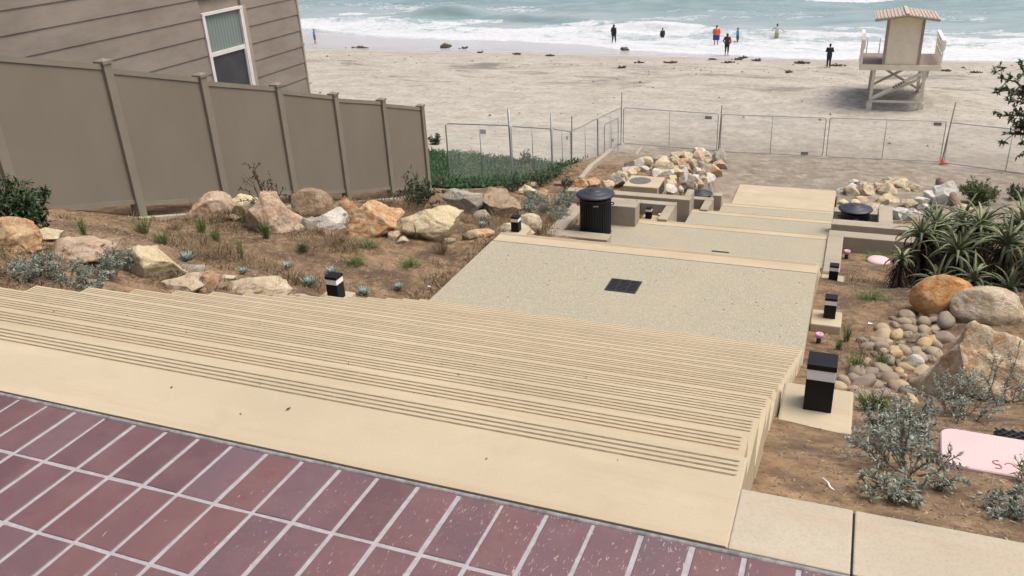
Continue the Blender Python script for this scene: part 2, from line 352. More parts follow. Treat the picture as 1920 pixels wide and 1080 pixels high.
# leaves: one material per kind, tone varied per leaf by attribute
def leafmat(name, dark, mid, light, rough=.55, spec=.35, trans=.12):
    q = N(name); at = q.n('Attribute'); at.attribute_name = 'tone'
    c = q.ramp(at.outputs['Fac'], [(0, dark), (.5, mid), (1, light)])
    c = q.mix(q.math('MULTIPLY', q.rng(q.noise(40, 3), .45, .7), .25), c, tuple(x * .6 for x in mid))
    M[name] = q.fin(c, rough, 0, spec)
    if trans:
        tr = q.n('BsdfTranslucent'); q.l(c, tr.inputs[0]); mx = q.n('MixShader'); mx.inputs[0].default_value = trans
        q.l(q.b.outputs[0], mx.inputs[1]); q.l(tr.outputs[0], mx.inputs[2]); q.l(mx.outputs[0], q.out.inputs[0])
leafmat('leaf_dark', (.016, .034, .014), (.042, .08, .032), (.11, .17, .07), .42)
leafmat('leaf_olive', (.03, .045, .018), (.065, .09, .036), (.13, .17, .07))
leafmat('leaf_grass', (.06, .095, .03), (.12, .185, .055), (.25, .32, .12))
leafmat('leaf_reddish', (.022, .020, .013), (.055, .045, .024), (.13, .07, .045), .5)
leafmat('leaf_silver', (.12, .14, .10), (.25, .29, .235), (.50, .55, .49), .7, .25)
leafmat('leaf_agave', (.13, .19, .165), (.22, .31, .275), (.44, .52, .47), .55, .35, .04)
leafmat('leaf_aloe', (.075, .105, .05), (.18, .215, .105), (.38, .38, .22), .5, .35, .05)
leafmat('leaf_dead', (.03, .021, .016), (.09, .066, .047), (.25, .19, .125), .9, .15, .05)
leafmat('leaf_dry', (.10, .07, .04), (.20, .15, .09), (.36, .29, .19), .9, .15, .1)
leafmat('leaf_ice', (.03, .065, .025), (.06, .125, .05), (.13, .22, .10), .5, .4, .05)
leafmat('leaf_bush', (.035, .055, .012), (.085, .12, .03), (.19, .23, .07))
leafmat('litter', (.085, .062, .045), (.17, .125, .085), (.44, .36, .26), .9, .15, 0)
# boulders
def rockmat(name, a, b, rust, white, rustamt=.5, whiteamt=.3, dark=.35):
    q = N(name); L = q.mapped((2.3, 2.3, 2.3), q.local())
    c = q.mix(q.rng(q.noise(1.9, 6, .68, L, .6), .36, .64), a, b)
    r = q.rng(q.noise(2.6, 6, .7, L, 1.2), .62 - rustamt * .25, .78 - rustamt * .2); c = q.mix(q.math('MULTIPLY', r, .85), c, rust)
    w = q.rng(q.noise(3.3, 7, .72, q.mapped((1.1, .8, 1.6), L), 1.6), .66 - whiteamt * .2, .76 - whiteamt * .15); c = q.mix(q.math('MULTIPLY', w, .8), c, white)
    k = q.noise(8, 7, .75, L); c = q.mix(q.math('MULTIPLY', q.rng(k, .54, .72), dark), c, tuple(x * .35 for x in a))
    c = q.mix(q.math('MULTIPLY', q.rng(q.noise(5, 6, .8, L, .5), .5, .62), .35), c, white)
    v = q.math('ABSOLUTE', q.math('SUBTRACT', q.noise(3.6, 5, .6, L, 2.2), .5)); vein = q.rng(v, 0, .022, 1, 0)
    c = q.mix(q.math('MULTIPLY', vein, .45), c, tuple(x * .4 for x in rust))
    g = q.rng(q.voro(22, vec=L), 0, .13, 1, 0); c = q.mix(q.math('MULTIPLY', g, .25), c, tuple(x * .3 for x in a))
    q.bump(q.noise(2.2, 8, .75, L, .6), .8, .07); q.bump(k, .55, .02); q.bump(q.noise(40, 3, .7, L), .3, .005)
    M[name] = q.fin(c, .85, 0, .25)
rockmat('rock_cream', (.50, .405, .265), (.62, .54, .39), (.36, .22, .12), (.62, .58, .49), .5, .6, .45)
rockmat('rock_orange', (.50, .335, .18), (.58, .43, .27), (.42, .17, .07), (.64, .54, .40), .65, .4)
rockmat('rock_pink', (.48, .36, .25), (.56, .455, .34), (.44, .23, .12), (.66, .59, .48), .6, .65, .5)
rockmat('rock_rust', (.50, .31, .15), (.60, .45, .27), (.42, .17, .07), (.68, .59, .43), .75, .55)
rockmat('rock_gold', (.56, .43, .255), (.68, .575, .39), (.44, .21, .08), (.76, .71, .60), .7, .8, .45)
rockmat('rock_amber', (.50, .27, .095), (.58, .37, .17), (.42, .15, .045), (.62, .48, .30), .7, .2, .4)
rockmat('rock_tan', (.28, .21, .135), (.40, .32, .215), (.24, .125, .065), (.46, .39, .29), .5, .15, .5)
rockmat('rock_white', (.56, .53, .45), (.65, .63, .57), (.44, .33, .22), (.72, .71, .67), .15, .6, .3)
rockmat('rock_grey', (.32, .295, .24), (.46, .42, .34), (.27, .19, .12), (.46, .44, .39), .3, .3, .45)
rockmat('rock_yellow', (.58, .485, .295), (.68, .595, .40), (.40, .28, .145), (.64, .57, .42), .25, .4, .35)
q = N('cobble'); L = q.local(); rn = q.rnd()
c = q.ramp(rn, [(0, (.17, .145, .12)), (.22, (.27, .215, .155)), (.4, (.20, .175, .15)), (.55, (.33, .265, .18)), (.7, (.21, .17, .14)), (.85, (.40, .32, .21)), (1, (.46, .34, .17))])
c = q.mix(q.math('MULTIPLY', q.rng(q.noise(11, 5, .65, L), .42, .7), .4), c, (.34, .28, .22)); q.bump(q.noise(50, 4, .7, L), .2, .004)
M['cobble'] = q.fin(c, .8, 0, .3)
# ---------------------------------------------------------------- ground sheet
def terrain():
    xs = np.unique(np.concatenate([np.arange(-9.6, 4.6, .065), -9.6 - np.cumsum(np.linspace(.1, 1.2, 60)), 4.6 + np.cumsum(np.linspace(.08, 1.0, 46)), np.array([-400, -200, -120, 60, 120, 400, -1500, 1500])]))
    ys = np.unique(np.concatenate([np.array([-60, -20, -6]), np.arange(-2, 17.2, .065), np.arange(17.2, 46, .12), np.arange(46, 78, .22), np.arange(78, 100, 1.5), np.array([120, 160, 250, 500, 1500, 3500])]))
    X, Y = np.meshgrid(xs, ys); Z = ground(X, Y)
    nx, ny = len(xs), len(ys)
    v = np.stack([X.ravel(), Y.ravel(), Z.ravel()], 1)
    i = np.arange((ny - 1) * (nx - 1)); r = i // (nx - 1); c = i % (nx - 1); a = r * nx + c
    f = np.stack([a, a + 1, a + nx + 1, a + nx], 1)
    me = bpy.data.meshes.new('ground'); me.vertices.add(len(v)); me.vertices.foreach_set('co', v.ravel())
    me.loops.add(len(f) * 4); me.loops.foreach_set('vertex_index', f.ravel()); me.polygons.add(len(f))
    me.polygons.foreach_set('loop_start', np.arange(len(f)) * 4); me.polygons.foreach_set('loop_total', np.full(len(f), 4))
    me.polygons.foreach_set('use_smooth', np.ones(len(f), bool)); me.update(); me.validate()
    me.materials.append(M['ground']); o = bpy.data.objects.new('ground', me); col.objects.link(o)
    struct(o)
terrain()
def gz(x, y): return float(ground(np.array([x]), np.array([y]))[0])

# ---------------------------------------------------------------- sea with surf
def sea():
    FX = np.array([-300, -60.6, -53.5, -42.5, -33.2, -24.1, -19.8, -15.6, -8.7, -2.5, 3.3, 10.5, 200.])
    FY = np.array([90, 87.5, 84.7, 82.5, 81.3, 78.9, 76.2, 74.6, 73.6, 73.1, 73.5, 73.4, 73.0])
    xs = np.unique(np.concatenate([np.arange(-95, 45, .4), np.array([-1500, -600, -300, -200, -140, -110, 60, 90, 140, 250, 600, 1500])]))
    vs_ = np.unique(np.concatenate([np.arange(0, 55, .25), 55 + np.cumsum(np.linspace(.5, 30, 60)), np.array([1500, 3500])]))
    X, V = np.meshgrid(xs, vs_)
    ye = np.interp(X, FX, FY) + (vnoise(X * .35, X * 0, 4) - .5) * 1.2 + (vnoise(X * 1.3, X * 0, 8) - .5) * .35
    Y = ye + V
    be = np.interp(Y, BE[:, 0], BE[:, 1])
    base = np.maximum(-12.32, be + .06); base = np.where(V < .01, np.interp(Y, BE[:, 0], BE[:, 1]) - .03, base)
    amp = sstep(1.5, 9, V)
    def crest(xc, w, yc, l, h, slope=0.0):
        yy = Y - (yc + slope * (X - xc)); g = np.exp(-((X - xc) / w) ** 2)
        return h * g * np.where(yy < 0, np.exp(-(yy / (l * .55)) ** 2), np.exp(-(yy / (l * 1.5)) ** 2)), g * np.exp(-((yy + l * .8) / (l * .75)) ** 2)
    Z = base.copy(); foam = np.zeros_like(X); deep = sstep(10, 34, V)
    Z = Z + amp * ((fbm(X * .12, Y * .45, 4, 12) - .5) * .75 + (fbm(X * .5, Y * 1.6, 3, 14) - .5) * .2)
    # the rising unbroken wave left of centre, its long shoulder, breaking lines right
    for xc, w, yc, l, h, sl, fo in [(-47, 6.0, 97.5, 2.0, 1.25, .02, -.1), (-33, 10, 93.5, 1.6, .8, -.30, -.12), (-20, 6, 88.0, 1.4, .75, -.05, .9), (-58, 9, 93, 1.4, .55, .0, .55), (-8, 8, 86, 1.6, .45, -.1, .5), (8, 9, 83.5, 1.2, .4, .0, .55), (18, 7, 92, 1.5, .6, .0, -.1), (3, 8, 96, 1.8, .6, .03, -.1), (-20, 14, 106, 2.2, .7, .02, -.15), (-2, 4, 110, 1.0, .6, .0, 1.0), (-55, 16, 112, 2.4, .6, .0, -.1), (14, 10, 108, 2, .5, 0, .2)]:
        a, m = crest(xc, w, yc, l, h, sl); Z = Z + a
        if fo > 0: foam = np.maximum(foam, fo * np.clip(m * 1.5 + a / max(h, .1) * .9, 0, 1))
        else:
            deep = np.clip(deep + 1.1 * m, 0, 1.5); foam = foam - .35 * m
    # whitewater: full at the run-up, patchy outwards; wider to the right
    reach = np.interp(X, [-90, -45, -25, -10, 5, 40], [7.5, 8, 9, 13, 11.5, 11])
    inner = sstep(reach + 4, reach * .45, V + (fbm(X * .18, Y * .3, 4, 41) - .5) * 9)
    streak = fbm(X * .10, Y * .42, 5, 77)
    foam = np.maximum(foam, inner * .66) + sstep(.50, .72, streak) * .52 * sstep(50, 12, V)
    foam = np.clip(foam, 0, 1)
    foam = np.where(V < .9, np.maximum(foam, .75), foam)
    foam = foam + sstep(.3, .1, V) * .4
    nx, ny = len(xs), len(vs_)
    v = np.stack([X.ravel(), Y.ravel(), Z.ravel()], 1)
    i = np.arange((ny - 1) * (nx - 1)); r = i // (nx - 1); c = i % (nx - 1); a = r * nx + c
    f = np.stack([a, a + 1, a + nx + 1, a + nx], 1)
    me = bpy.data.meshes.new('sea'); me.from_pydata(v.tolist(), [], f.tolist())
    me.polygons.foreach_set('use_smooth', np.ones(len(f), bool))
    for nm, arr in (('foam', foam), ('deep', np.clip(deep, 0, 1))):
        t = me.attributes.new(nm, 'FLOAT', 'POINT'); t.data.foreach_set('value', arr.ravel().astype(np.float32))
    me.update(); me.materials.append(M['sea'])
    o = bpy.data.objects.new('sea', me); col.objects.link(o); struct(o)
sea()

# ---------------------------------------------------------------- brick paving and coping
EY = 1.418
def paving():
    rnd = random.Random(5); m = MB(); shade = []
    for r in range(-1, 16):
        y1 = EY - .012 - r * PY; y0 = y1 - PY + JO
        if r < 0: continue
        for k in range(-62, 26):
            x0 = -.2105 + k * PX + JO / 2; x1 = x0 + PX - JO
            j = lambda s=.0018: rnd.uniform(-s, s)
            h = rnd.uniform(-.0008, .0008); e = .0018
            a = [(x0 + j(), y0 + j()), (x1 + j(), y0 + j()), (x1 + j(), y1 + j()), (x0 + j(), y1 + j())]
            cx = (x0 + x1) / 2; cy = (y0 + y1) / 2
            ins = [(p[0] + (e if p[0] < cx else -e), p[1] + (e if p[1] < cy else -e)) for p in a]
            vs = [(p[0], p[1], -.012) for p in a] + [(p[0], p[1], h - .0012) for p in a] + [(p[0], p[1], h) for p in ins]
            fs = [(i, (i + 1) % 4, 4 + (i + 1) % 4, 4 + i) for i in range(4)] + [(4 + i, 4 + (i + 1) % 4, 8 + (i + 1) % 4, 8 + i) for i in range(4)] + [(8, 9, 10, 11)]
            m.add(vs, fs); shade += [rnd.random()] * 9
    n0 = len(m.f); m.mi = 1
    m.box(-6.8, 2.6, EY - 16 * PY, EY - .012, -.2, -.0022)
    m.mi = 2; m.tube([(-6.8, EY - .006, -.004), (-3, EY - .006, -.003), (0, EY - .006, -.0035), (2.6, EY - .006, -.004)], .0066, 6)
    shade += [.5] * (len(m.f) - n0)
    o = m.build('brick_paving', [M['paver'], M['grout'], M['joint_sealant']])
    t = o.data.attributes.new('shade', 'FLOAT', 'FACE'); t.data.foreach_set('value', shade)
    struct(o)
paving()

T_, R_, Y0_, Z1 = .3343, .1618, 1.752, -2.912
def step(m, x0, x1, yb, yn, z, drop, grooves=True, ch=.009, gm=1):
    """one tread: back edge yb, rounded nosing at yn, tooled grooves near the nosing"""
    pr = [(yb, z - drop, 0), (yb, z, 0)]
    if grooves:
        for q in (.083, .0645, .046, .0275):
            y = yn - q; w = .0038
            pr += [(y - w, z, 0), (y - w * .3, z - .0045, 1), (y + w * .3, z - .0045, 1), (y + w, z, 1)]
    r = .009
    for k in range(5):
        t = PI / 2 * k / 4; pr.append((yn - r + r * math.sin(t), z - r + r * math.cos(t), 0))
    pr += [(yn, z - .055, 0), (yn - .02, z - .075, 0), (yn - .02, z - drop, 0)]
    n = len(pr); rings = []
    for x, i in ((x0, 1), (x0 + ch, 0), (x0 + .016, 0), (x0 + .021, 2), (x1 - .021, 2), (x1 - .016, 0), (x1 - ch, 0), (x1, 1)):
        rings.append([(x, min(p[0], yn - ch) if i == 1 else p[0], min(p[1], z - ch) if i == 1 else (z if i == 0 and z - .006 < p[1] < z and p[0] < yn - .012 else p[1])) for p in pr])
    vs = [p for rr in rings for p in rr]; o = len(m.v); m.v.extend(vs)
    for a in range(7):
        for k in range(n):
            k2 = (k + 1) % n
            m.f.append((o + a * n + k, o + (a + 1) * n + k, o + (a + 1) * n + k2, o + a * n + k2)); m.m.append(gm if pr[k2][2] and a == 3 else 0); m.sm.append(False)
    m.f.append(tuple(o + k for k in range(n))); m.m.append(0); m.sm.append(False)
    m.f.append(tuple(o + 7 * n + k for k in reversed(range(n)))); m.m.append(0); m.sm.append(False)
rj = random.Random(3)
m = MB()
step(m, -5.2, -.142, EY + .008, Y0_, 0, .9, ch=.005)
struct(m.build('coping', [M['tan_concrete'], M['groove']]))
m = MB()
for k in range(1, 18):
    yn = Y0_ + T_ * k
    xr = -.168 - .0016 * k + rj.uniform(-.005, .005)
    step(m, -4.2 + rj.uniform(-.004, .004), xr, yn - T_ - .019, yn, -R_ * k, 1.0, ch=.013)
struct(m.build('stairs', [M['tan_nosing'], M['groove']]))
m = MB(); m.box(-.1415, .0955, EY + .008, 1.630, -.5, -.003, .0035); m.box(.0995, 2.6, EY + .008, 1.628, -.5, -.002, .0035)
m.mi = 1; m.box(.0956, .0994, EY + .012, 1.62, -.5, -.006)
struct(m.build('kerb', [M['old_concrete'], M['dark_gap']]))

def landing(xl, xr, ya, yb, z, band, name='landing'):
    m = MB(); m.box(xl, xr, ya, yb - .012, z - 1.0, z); struct(m.build(name, M['aggregate']))
    m = MB(); step(m, xl, xr, yb, band, z + .001, 1.0); struct(m.build('nosing', [M['tan_nosing'], M['groove']]))
def flight(xl, xr, y0, z0, n, name='stairs'):
    m = MB()
    for k in range(1, n): step(m, xl, xr, y0 + T_ * (k - 1) - .019, y0 + T_ * k, z0 - R_ * k, 1.2)
    struct(m.build(name, [M['tan_nosing'], M['groove']]))
landing(-4.235, -.188, 7.40, 9.60, Z1, 9.90)
Z2, Z3, Z4, Z5 = Z1 - 12 * R_, Z1 - 22 * R_, Z1 - 32 * R_, Z1 - 42 * R_
flight(-4.235, -.19, 9.90, Z1, 12)
landing(-4.9, -.2, 13.50, 15.66, Z2, 15.92)
flight(-3.2, -.2, 15.92, Z2, 10)
landing(-3.62, -.2, 18.85, 20.90, Z3, 21.16)
flight(-3.2, -.2, 21.16, Z3, 10)
landing(-3.56, -.2, 24.1, 26.14, Z4, 26.40)
flight(-3.56, -.25, 26.40, Z4, 10)
m = MB(); m.box(-3.88, -.3, 29.3, 33.3, Z5 - .8, Z5, .015); struct(m.build('path_slab', M['tan_concrete']))

# drains
dr = empty('drain_grate', (-2.23, 8.67, Z1), 0, 'square black iron drain grate set in the first speckled landing below the long stairs', 'drain')
m = MB(); a, b = .18, .165
for x0, x1, y0, y1 in ((-a, a, -b, -b + .02), (-a, a, b - .02, b), (-a, -a + .02, -b + .02, b - .02), (a - .02, a, -b + .02, b - .02)): m.box(x0, x1, y0, y1, .001, .008)
m.build('frame', M['grate_iron'], dr)
m = MB()
for i in range(8): m.box(-a + .02, a - .02, -b + .032 + i * .036, -b + .032 + i * .036 + .017, .001, .0065)
for x in (-.06, .06): m.box(x - .006, x + .006, -b + .02, b - .02, .0015, .0072)
m.build('bars', M['grate_iron'], dr)
m = MB(); m.box(-a + .02, a - .02, -b + .02, b - .02, .0004, .0012); m.build('pit', M['dark_gap'], dr)
m = MB(); m.box(-.155, .155, -.028, .028, .0005, .003); m.mi = 1; m.box(-.148, .148, -.020, .020, .003, .0045)
tag(m.build('slot_drain', [M['grate_iron'], M['dark_gap']], None, (-1.967, 14.60, Z2)), 'narrow dark slot drain in the second landing just past the tan nosing band', 'drain')

# ---------------------------------------------------------------- bollards
def bollard(x, y, z, label, pad=None):
    t = empty('bollard_light', (x, y, z), 0, label, 'bollard', 'short black bollard lights beside the stairs')
    m = MB(); m.box(-.060, .060, -.060, .060, 0, .156, .004); m.build('post', M['black_metal'], t)
    m = MB(); m.box(-.0585, .0585, -.0585, .0585, .156, .208, .003); m.build('lens', M['lamp_lens'], t)
    m = MB(); m.box(-.062, .062, -.062, .062, .208, .236, .003); m.build('cap', M['black_metal'], t)
    if pad:
        x0, x1, y0, y1, d = pad; m = MB(); m.box(x0 - x, x1 - x, y0 - y, y1 - y, -d, 0, .012); m.build('footing', M['tan_concrete'], t)
bollard(-.005, 3.535, -.925, 'largest looking black bollard with grey band, on a tan pad right of the long stairs', (-.163, .145, 3.33, 3.70, .30))
bollard(-.003, 8.80, -3.05, 'black bollard on a tan pad beside the right edge of the first speckled landing', (-.182, .125, 8.58, 8.94, .14))
bollard(-.015, 11.75, -3.92, 'black bollard in front of the right curb of the second landing, next to bare soil', (-.172, .125, 11.6, 11.93, .2))
bollard(-4.32, 6.10, -2.14, 'black bollard with bright white band at the left edge of the long stairs', (-4.5, -4.21, 5.95, 6.26, .2))
bollard(-4.50, 11.10, -3.37, 'black bollard before a pale rock at the far left corner of the first landing', (-4.65, -4.32, 10.95, 11.26, .2))
bollard(-3.70, 16.42, -5.02, 'smallest looking black bollard inside the walled planter left of the second landing', (-3.85, -3.48, 16.25, 16.62, .15))

# ---------------------------------------------------------------- low concrete walls
def wall(label, *boxes, name='concrete_wall', bev=.012, mat='wall_concrete'):
    m = MB()
    for b in boxes: m.box(*b, bev)
    return tag(m.build(name, M[mat]), label, 'wall', 'low concrete walls beside the landings')
wall('L-shaped grey concrete curb enclosing the largest black trash bin', (-5.24, -4.0, 14.32, 14.63, -5.4, -4.72), (-5.24, -4.95, 14.64, 16.1, -5.4, -4.722))
wall('square grey concrete seat block right of the largest black trash bin', (-4.34, -3.745, 15.45, 15.80, -5.6, -4.452))
wall('grey concrete planter wall with a long arm running beside the stairs below the second landing', (-4.6, -3.215, 16.69, 16.90, -6.6, -4.80), (-3.40, -3.213, 15.86, 16.685, -6.6, -4.802))
wall('tall grey concrete wall left of the third landing, in front of the catch basin', (-6.9, -3.61, 20.66, 20.96, -7.4, -6.06), (-3.82, -3.65, 20.965, 21.5, -7.4, -6.058))
wall('narrow tan concrete planter arm left of the stairs below the third landing', (-3.9, -3.215, 21.80, 22.02, -8.2, -6.42), (-3.42, -3.213, 21.05, 21.795, -8.2, -6.422))
wall('short grey concrete end block beside the farthest black trash bin', (-3.83, -3.565, 25.98, 26.28, -8.8, -7.725))
wall('grey concrete curb running along the right edge of the second landing and turning right', (-.196, .075, 12.35, 15.76, -5.6, -4.80), (-.19, 1.9, 15.765, 16.06, -6.2, -4.802))
wall('grey concrete wall on the right, in front of the black bin by the white rocks', (-.19, 2.4, 18.68, 19.02, -7.0, -5.65), (.76, 1.05, 19.025, 20.3, -7.0, -5.70), (-.19, 1.05, 20.305, 20.6, -7.2, -5.93))
wall('low pale timber edging strip below the vinyl fence end beside the ice plant', (-8.35, -8.22, 16.9, 22.5, -7.2, -6.1), name='edging_strip', bev=.006) if False else None

# ---------------------------------------------------------------- trash bins
def make_bin():
    t = empty('trash_bin', (0, 0, 0))
    m = MB(); m.lathe([(.27, .02), (.275, .05), (.275, .70), (.25, .715)], 40); m.build('liner', M['bin_liner'], t)
    m = MB()
    for k in range(36):
        a = 2 * PI * k / 36; Mx = Matrix.Rotation(a, 4, 'Z') @ Matrix.Translation((.293, 0, 0)); m.box(-.006, .006, -.015, .015, .03, .70, 0, Mx)
    m.build('slats', M['black_coating'], t)
    m = MB()
    for z, nm in ((.0, 'base_ring'), (.69, 'top_ring')):
        m = MB(); m.lathe([(.283, z), (.305, z), (.305, z + .045), (.283, z + .045), (.283, z)], 40, smooth=False, cap0=False, cap1=False); m.build(nm, M['black_coating'], t)
    for k in range(4):
        m = MB(); a = PI / 4 + PI / 2 * k; m.box(-.012, .012, -.02, .02, .72, .80, 0, Matrix.Rotation(a, 4, 'Z') @ Matrix.Translation((.27, 0, 0))); m.build('lid_bracket', M['black_coating'], t)
    m = MB(); m.lathe([(.30, .775), (.362, .785), (.368, .80), (.362, .814), (.30, .838), (.225, .852), (.218, .860), (.16, .872), (.115, .880), (.108, .890), (.06, .897), (.0, .90)], 56, cap1=False); m.build('lid', M['bin_lid'], t)
    for s in (-1, 1):
        m = MB(); m.tube([(s * .30, -.06, .60), (s * .345, -.05, .60), (s * .35, 0, .60), (s * .345, .05, .60), (s * .30, .06, .60)], .011, 8); m.build('handle', M['black_coating'], t)
    m = MB(); m.box(-.05, .05, -.31, -.298, .64, .665); m.build('nameplate', M['galvanised'], t)
    return t
b0 = make_bin(); b0.location = (-4.42, 15.0, -4.88); b0.rotation_euler.z = .3
tag(b0, 'largest looking round black trash bin standing inside the concrete curb left of the second landing', 'trash bin', 'round black trash bins along the path')
dup(b0, (.27, 19.64, -6.40), .1, 'round black trash bin on the right, in a concrete niche by the white rocks')
dup(b0, (-4.36, 27.0, -8.84), .5, 'farthest round black trash bin, behind a short wall near the rock pile')

# ---------------------------------------------------------------- catch basin
cb = empty('catch_basin', (-5.38, 23.2, -6.5), 0, 'square tan concrete catch basin with a round grey lid among pale rocks', 'catch basin')
m = MB(); m.box(-.5, .5, -.5, .5, -.9, 0, .02); m.build('box', M['tan_concrete'], cb)
m = MB(); m.lathe([(.31, .002), (.31, .008), (.295, .012), (.285, .008), (.0, .0085)], 40, (-.12, .02, 0), smooth=False, cap1=False); m.build('lid', M['lid_iron'], cb)
g = MB(); g.box(.501, .506, -.36, .36, -.36, -.06); gb = g.build('side_opening', M['dark_gap'], cb)
g = MB()
for i in range(7): g.box(.507, .517, -.34 + i * .11, -.32 + i * .11, -.36, -.06)
g.build('bars', M['galvanised'], cb)
# ---------------------------------------------------------------- vinyl fence
FXW = -8.6
PY_ = [3.1, 4.74, 6.38, 8.07, 9.69, 11.35, 12.92, 14.54, 16.13]
PT_ = [.98, .52, .06, -.42, -.905, -1.385, -1.87, -2.335, -2.82]
vf = empty('vinyl_fence', (FXW, 9.7, -2.7), 0, 'tall beige stepped vinyl fence with plain solid panels below the house', 'fence')
L0 = Vector(vf.location)
for i, (y, zt) in enumerate(zip(PY_, PT_)):
    m = MB(); m.box(-.064, .064, y - .064 - L0.y, y + .064 - L0.y, zt - 2.3 - L0.z, zt - L0.z, .004); m.build('post', M['fence_post'], vf)
    m = MB(); y_, z_ = y - L0.y, zt - L0.z
    m.box(-.078, .078, y_ - .078, y_ + .078, z_ - .02, z_ + .018); m.add([(-.07, y_ - .07, z_ + .018), (.07, y_ - .07, z_ + .018), (.07, y_ + .07, z_ + .018), (-.07, y_ + .07, z_ + .018), (0, y_, z_ + .05)], [(0, 1, 4), (1, 2, 4), (2, 3, 4), (3, 0, 4)])
    m.build('post_cap', M['fence_post'], vf)
def slab(m, ya, yb, za0, za1, zb0, zb1, hx):
    vs = [(s * hx, y - L0.y, z - L0.z) for s in (-1, 1) for y, z in ((ya, za0), (yb, zb0), (yb, zb1), (ya, za1))]
    m.add(vs, [(0, 3, 2, 1), (4, 5, 6, 7), (0, 1, 5, 4), (1, 2, 6, 5), (2, 3, 7, 6), (3, 0, 4, 7)])
for i in range(len(PY_) - 1):
    ya, yb = PY_[i] + .066, PY_[i + 1] - .066; a, b = PT_[i] - .10, PT_[i + 1] - .045 + .02
    m = MB(); slab(m, ya, yb, a - 1.72, a - .0555, b - 1.72, b - .0555, .020); m.build('panel', M['fence_panel'], vf)
    m = MB(); slab(m, ya, yb, a - .055, a + .012, b - .055, b + .012, .034); m.build('top_rail', M['fence_post'], vf)
    m = MB(); slab(m, ya, yb, a - 1.78, a - 1.7205, b - 1.78, b - 1.7205, .034); m.build('bottom_rail', M['fence_post'], vf)
m = MB(); 
for i in range(2, len(PY_) - 1): slab(m, PY_[i], PY_[i + 1] - .003, PT_[i] - 2.6, PT_[i] - 1.99, PT_[i + 1] - 2.6, PT_[i + 1] - 1.99, .085)
o = m.build('mow_strip', M['grey_concrete'], vf); o.location.x = .16

# ---------------------------------------------------------------- house
hx = -10.8; hy = 15.33
hs = empty('house', (hx, hy, -4.5), 0, 'weathered taupe house with wide lap siding and one sash window behind the vinyl fence', 'house')
H0 = Vector(hs.location)
wy0, wy1, wz0, wz1 = 12.50, 13.56, -1.96, -.50
m = MB(); ex = .318; z = -.211 - ex * 14
while z < 3.2:
    for (ya, yb) in ((-6.0, hy - .02),):
        segs = [(ya, yb)]
        if z < wz1 and z + ex > wz0: segs = [(ya, wy0 - .03), (wy1 + .03, yb)]
        for a, b in segs:
            vs = [(hx + .023, a, z), (hx + .023, b, z), (hx + .008, b, z + ex), (hx + .008, a, z + ex), (hx - .03, a, z), (hx - .03, b, z), (hx - .03, b, z + ex), (hx - .03, a, z + ex)]
            vs = [tuple(Vector(p) - H0) for p in vs]
            m.add(vs, [(0, 1, 2, 3), (4, 7, 6, 5), (0, 4, 5, 1), (3, 2, 6, 7), (0, 3, 7, 4), (1, 5, 6, 2)])
    z += ex
m.box(-9, -.033, -21.3, -.02, -1.5, 8.4); 
wl = m.build('wall', M['siding'], hs)
# the boards round the opening that the course height misses
m = MB(); m.box(-.03, .034, -.019, .03, -1.0, 8.3, .004); m.build('corner_trim', M['trim'], hs)
wn = empty('window', (hx, (wy0 + wy1) / 2, (wz0 + wz1) / 2)); wn.parent = hs; wn.location = Vector(wn.location) - H0
hw, hh = (wy1 - wy0) / 2, (wz1 - wz0) / 2
m = MB()
m.box(-.03, .045, -hw - .03, -hw + .035, -hh, hh); m.box(-.03, .045, hw - .06, hw + .03, -hh, hh); m.box(-.03, .048, -hw - .03, hw + .03, hh, hh + .045); m.box(-.03, .06, -hw - .04, hw + .04, -hh - .05, -hh)
m.build('frame', M['white_frame'], wn)
m = MB(); m.box(-.03, .040, hw + .031, hw + .13, -hh - .16, hh + .05); m.build('casing', M['trim'], wn)
m = MB(); m.box(-.02, .030, -hw + .035, hw - .06, .02, .09); m.box(-.02, .028, -hw + .036, -hw + .06, -hh, .019); m.box(-.02, .028, hw - .085, hw - .061, -hh, .019); m.box(-.02, .028, -hw + .061, hw - .086, -hh, -hh + .04); m.build('sash', M['white_frame'], wn)
m = MB(); m.box(-.008, -.004, -hw + .036, hw - .061, .091, hh - .001); m.build('upper_pane', M['curtain_and_sheen'], wn)
m = MB(); m.box(-.006, -.001, -hw + .061, hw - .086, -hh + .041, .018); m.build('lower_screen', M['screen'], wn)
m = MB(); m.box(-9.6, .55, -22, .5, 7.65, 7.83); m.build('eave', M['trim'], hs)
m = MB(); m.add([(.6, -22, 7.84), (.6, .55, 7.84), (-4.5, .55, 9.4), (-4.5, -22, 9.4), (-9.65, .55, 7.84), (-9.65, -22, 7.84)], [(0, 1, 2, 3), (3, 2, 4, 5), (1, 4, 2), (0, 3, 5), (0, 5, 4, 1)]); m.build('roof', M['tower_roof'], hs)

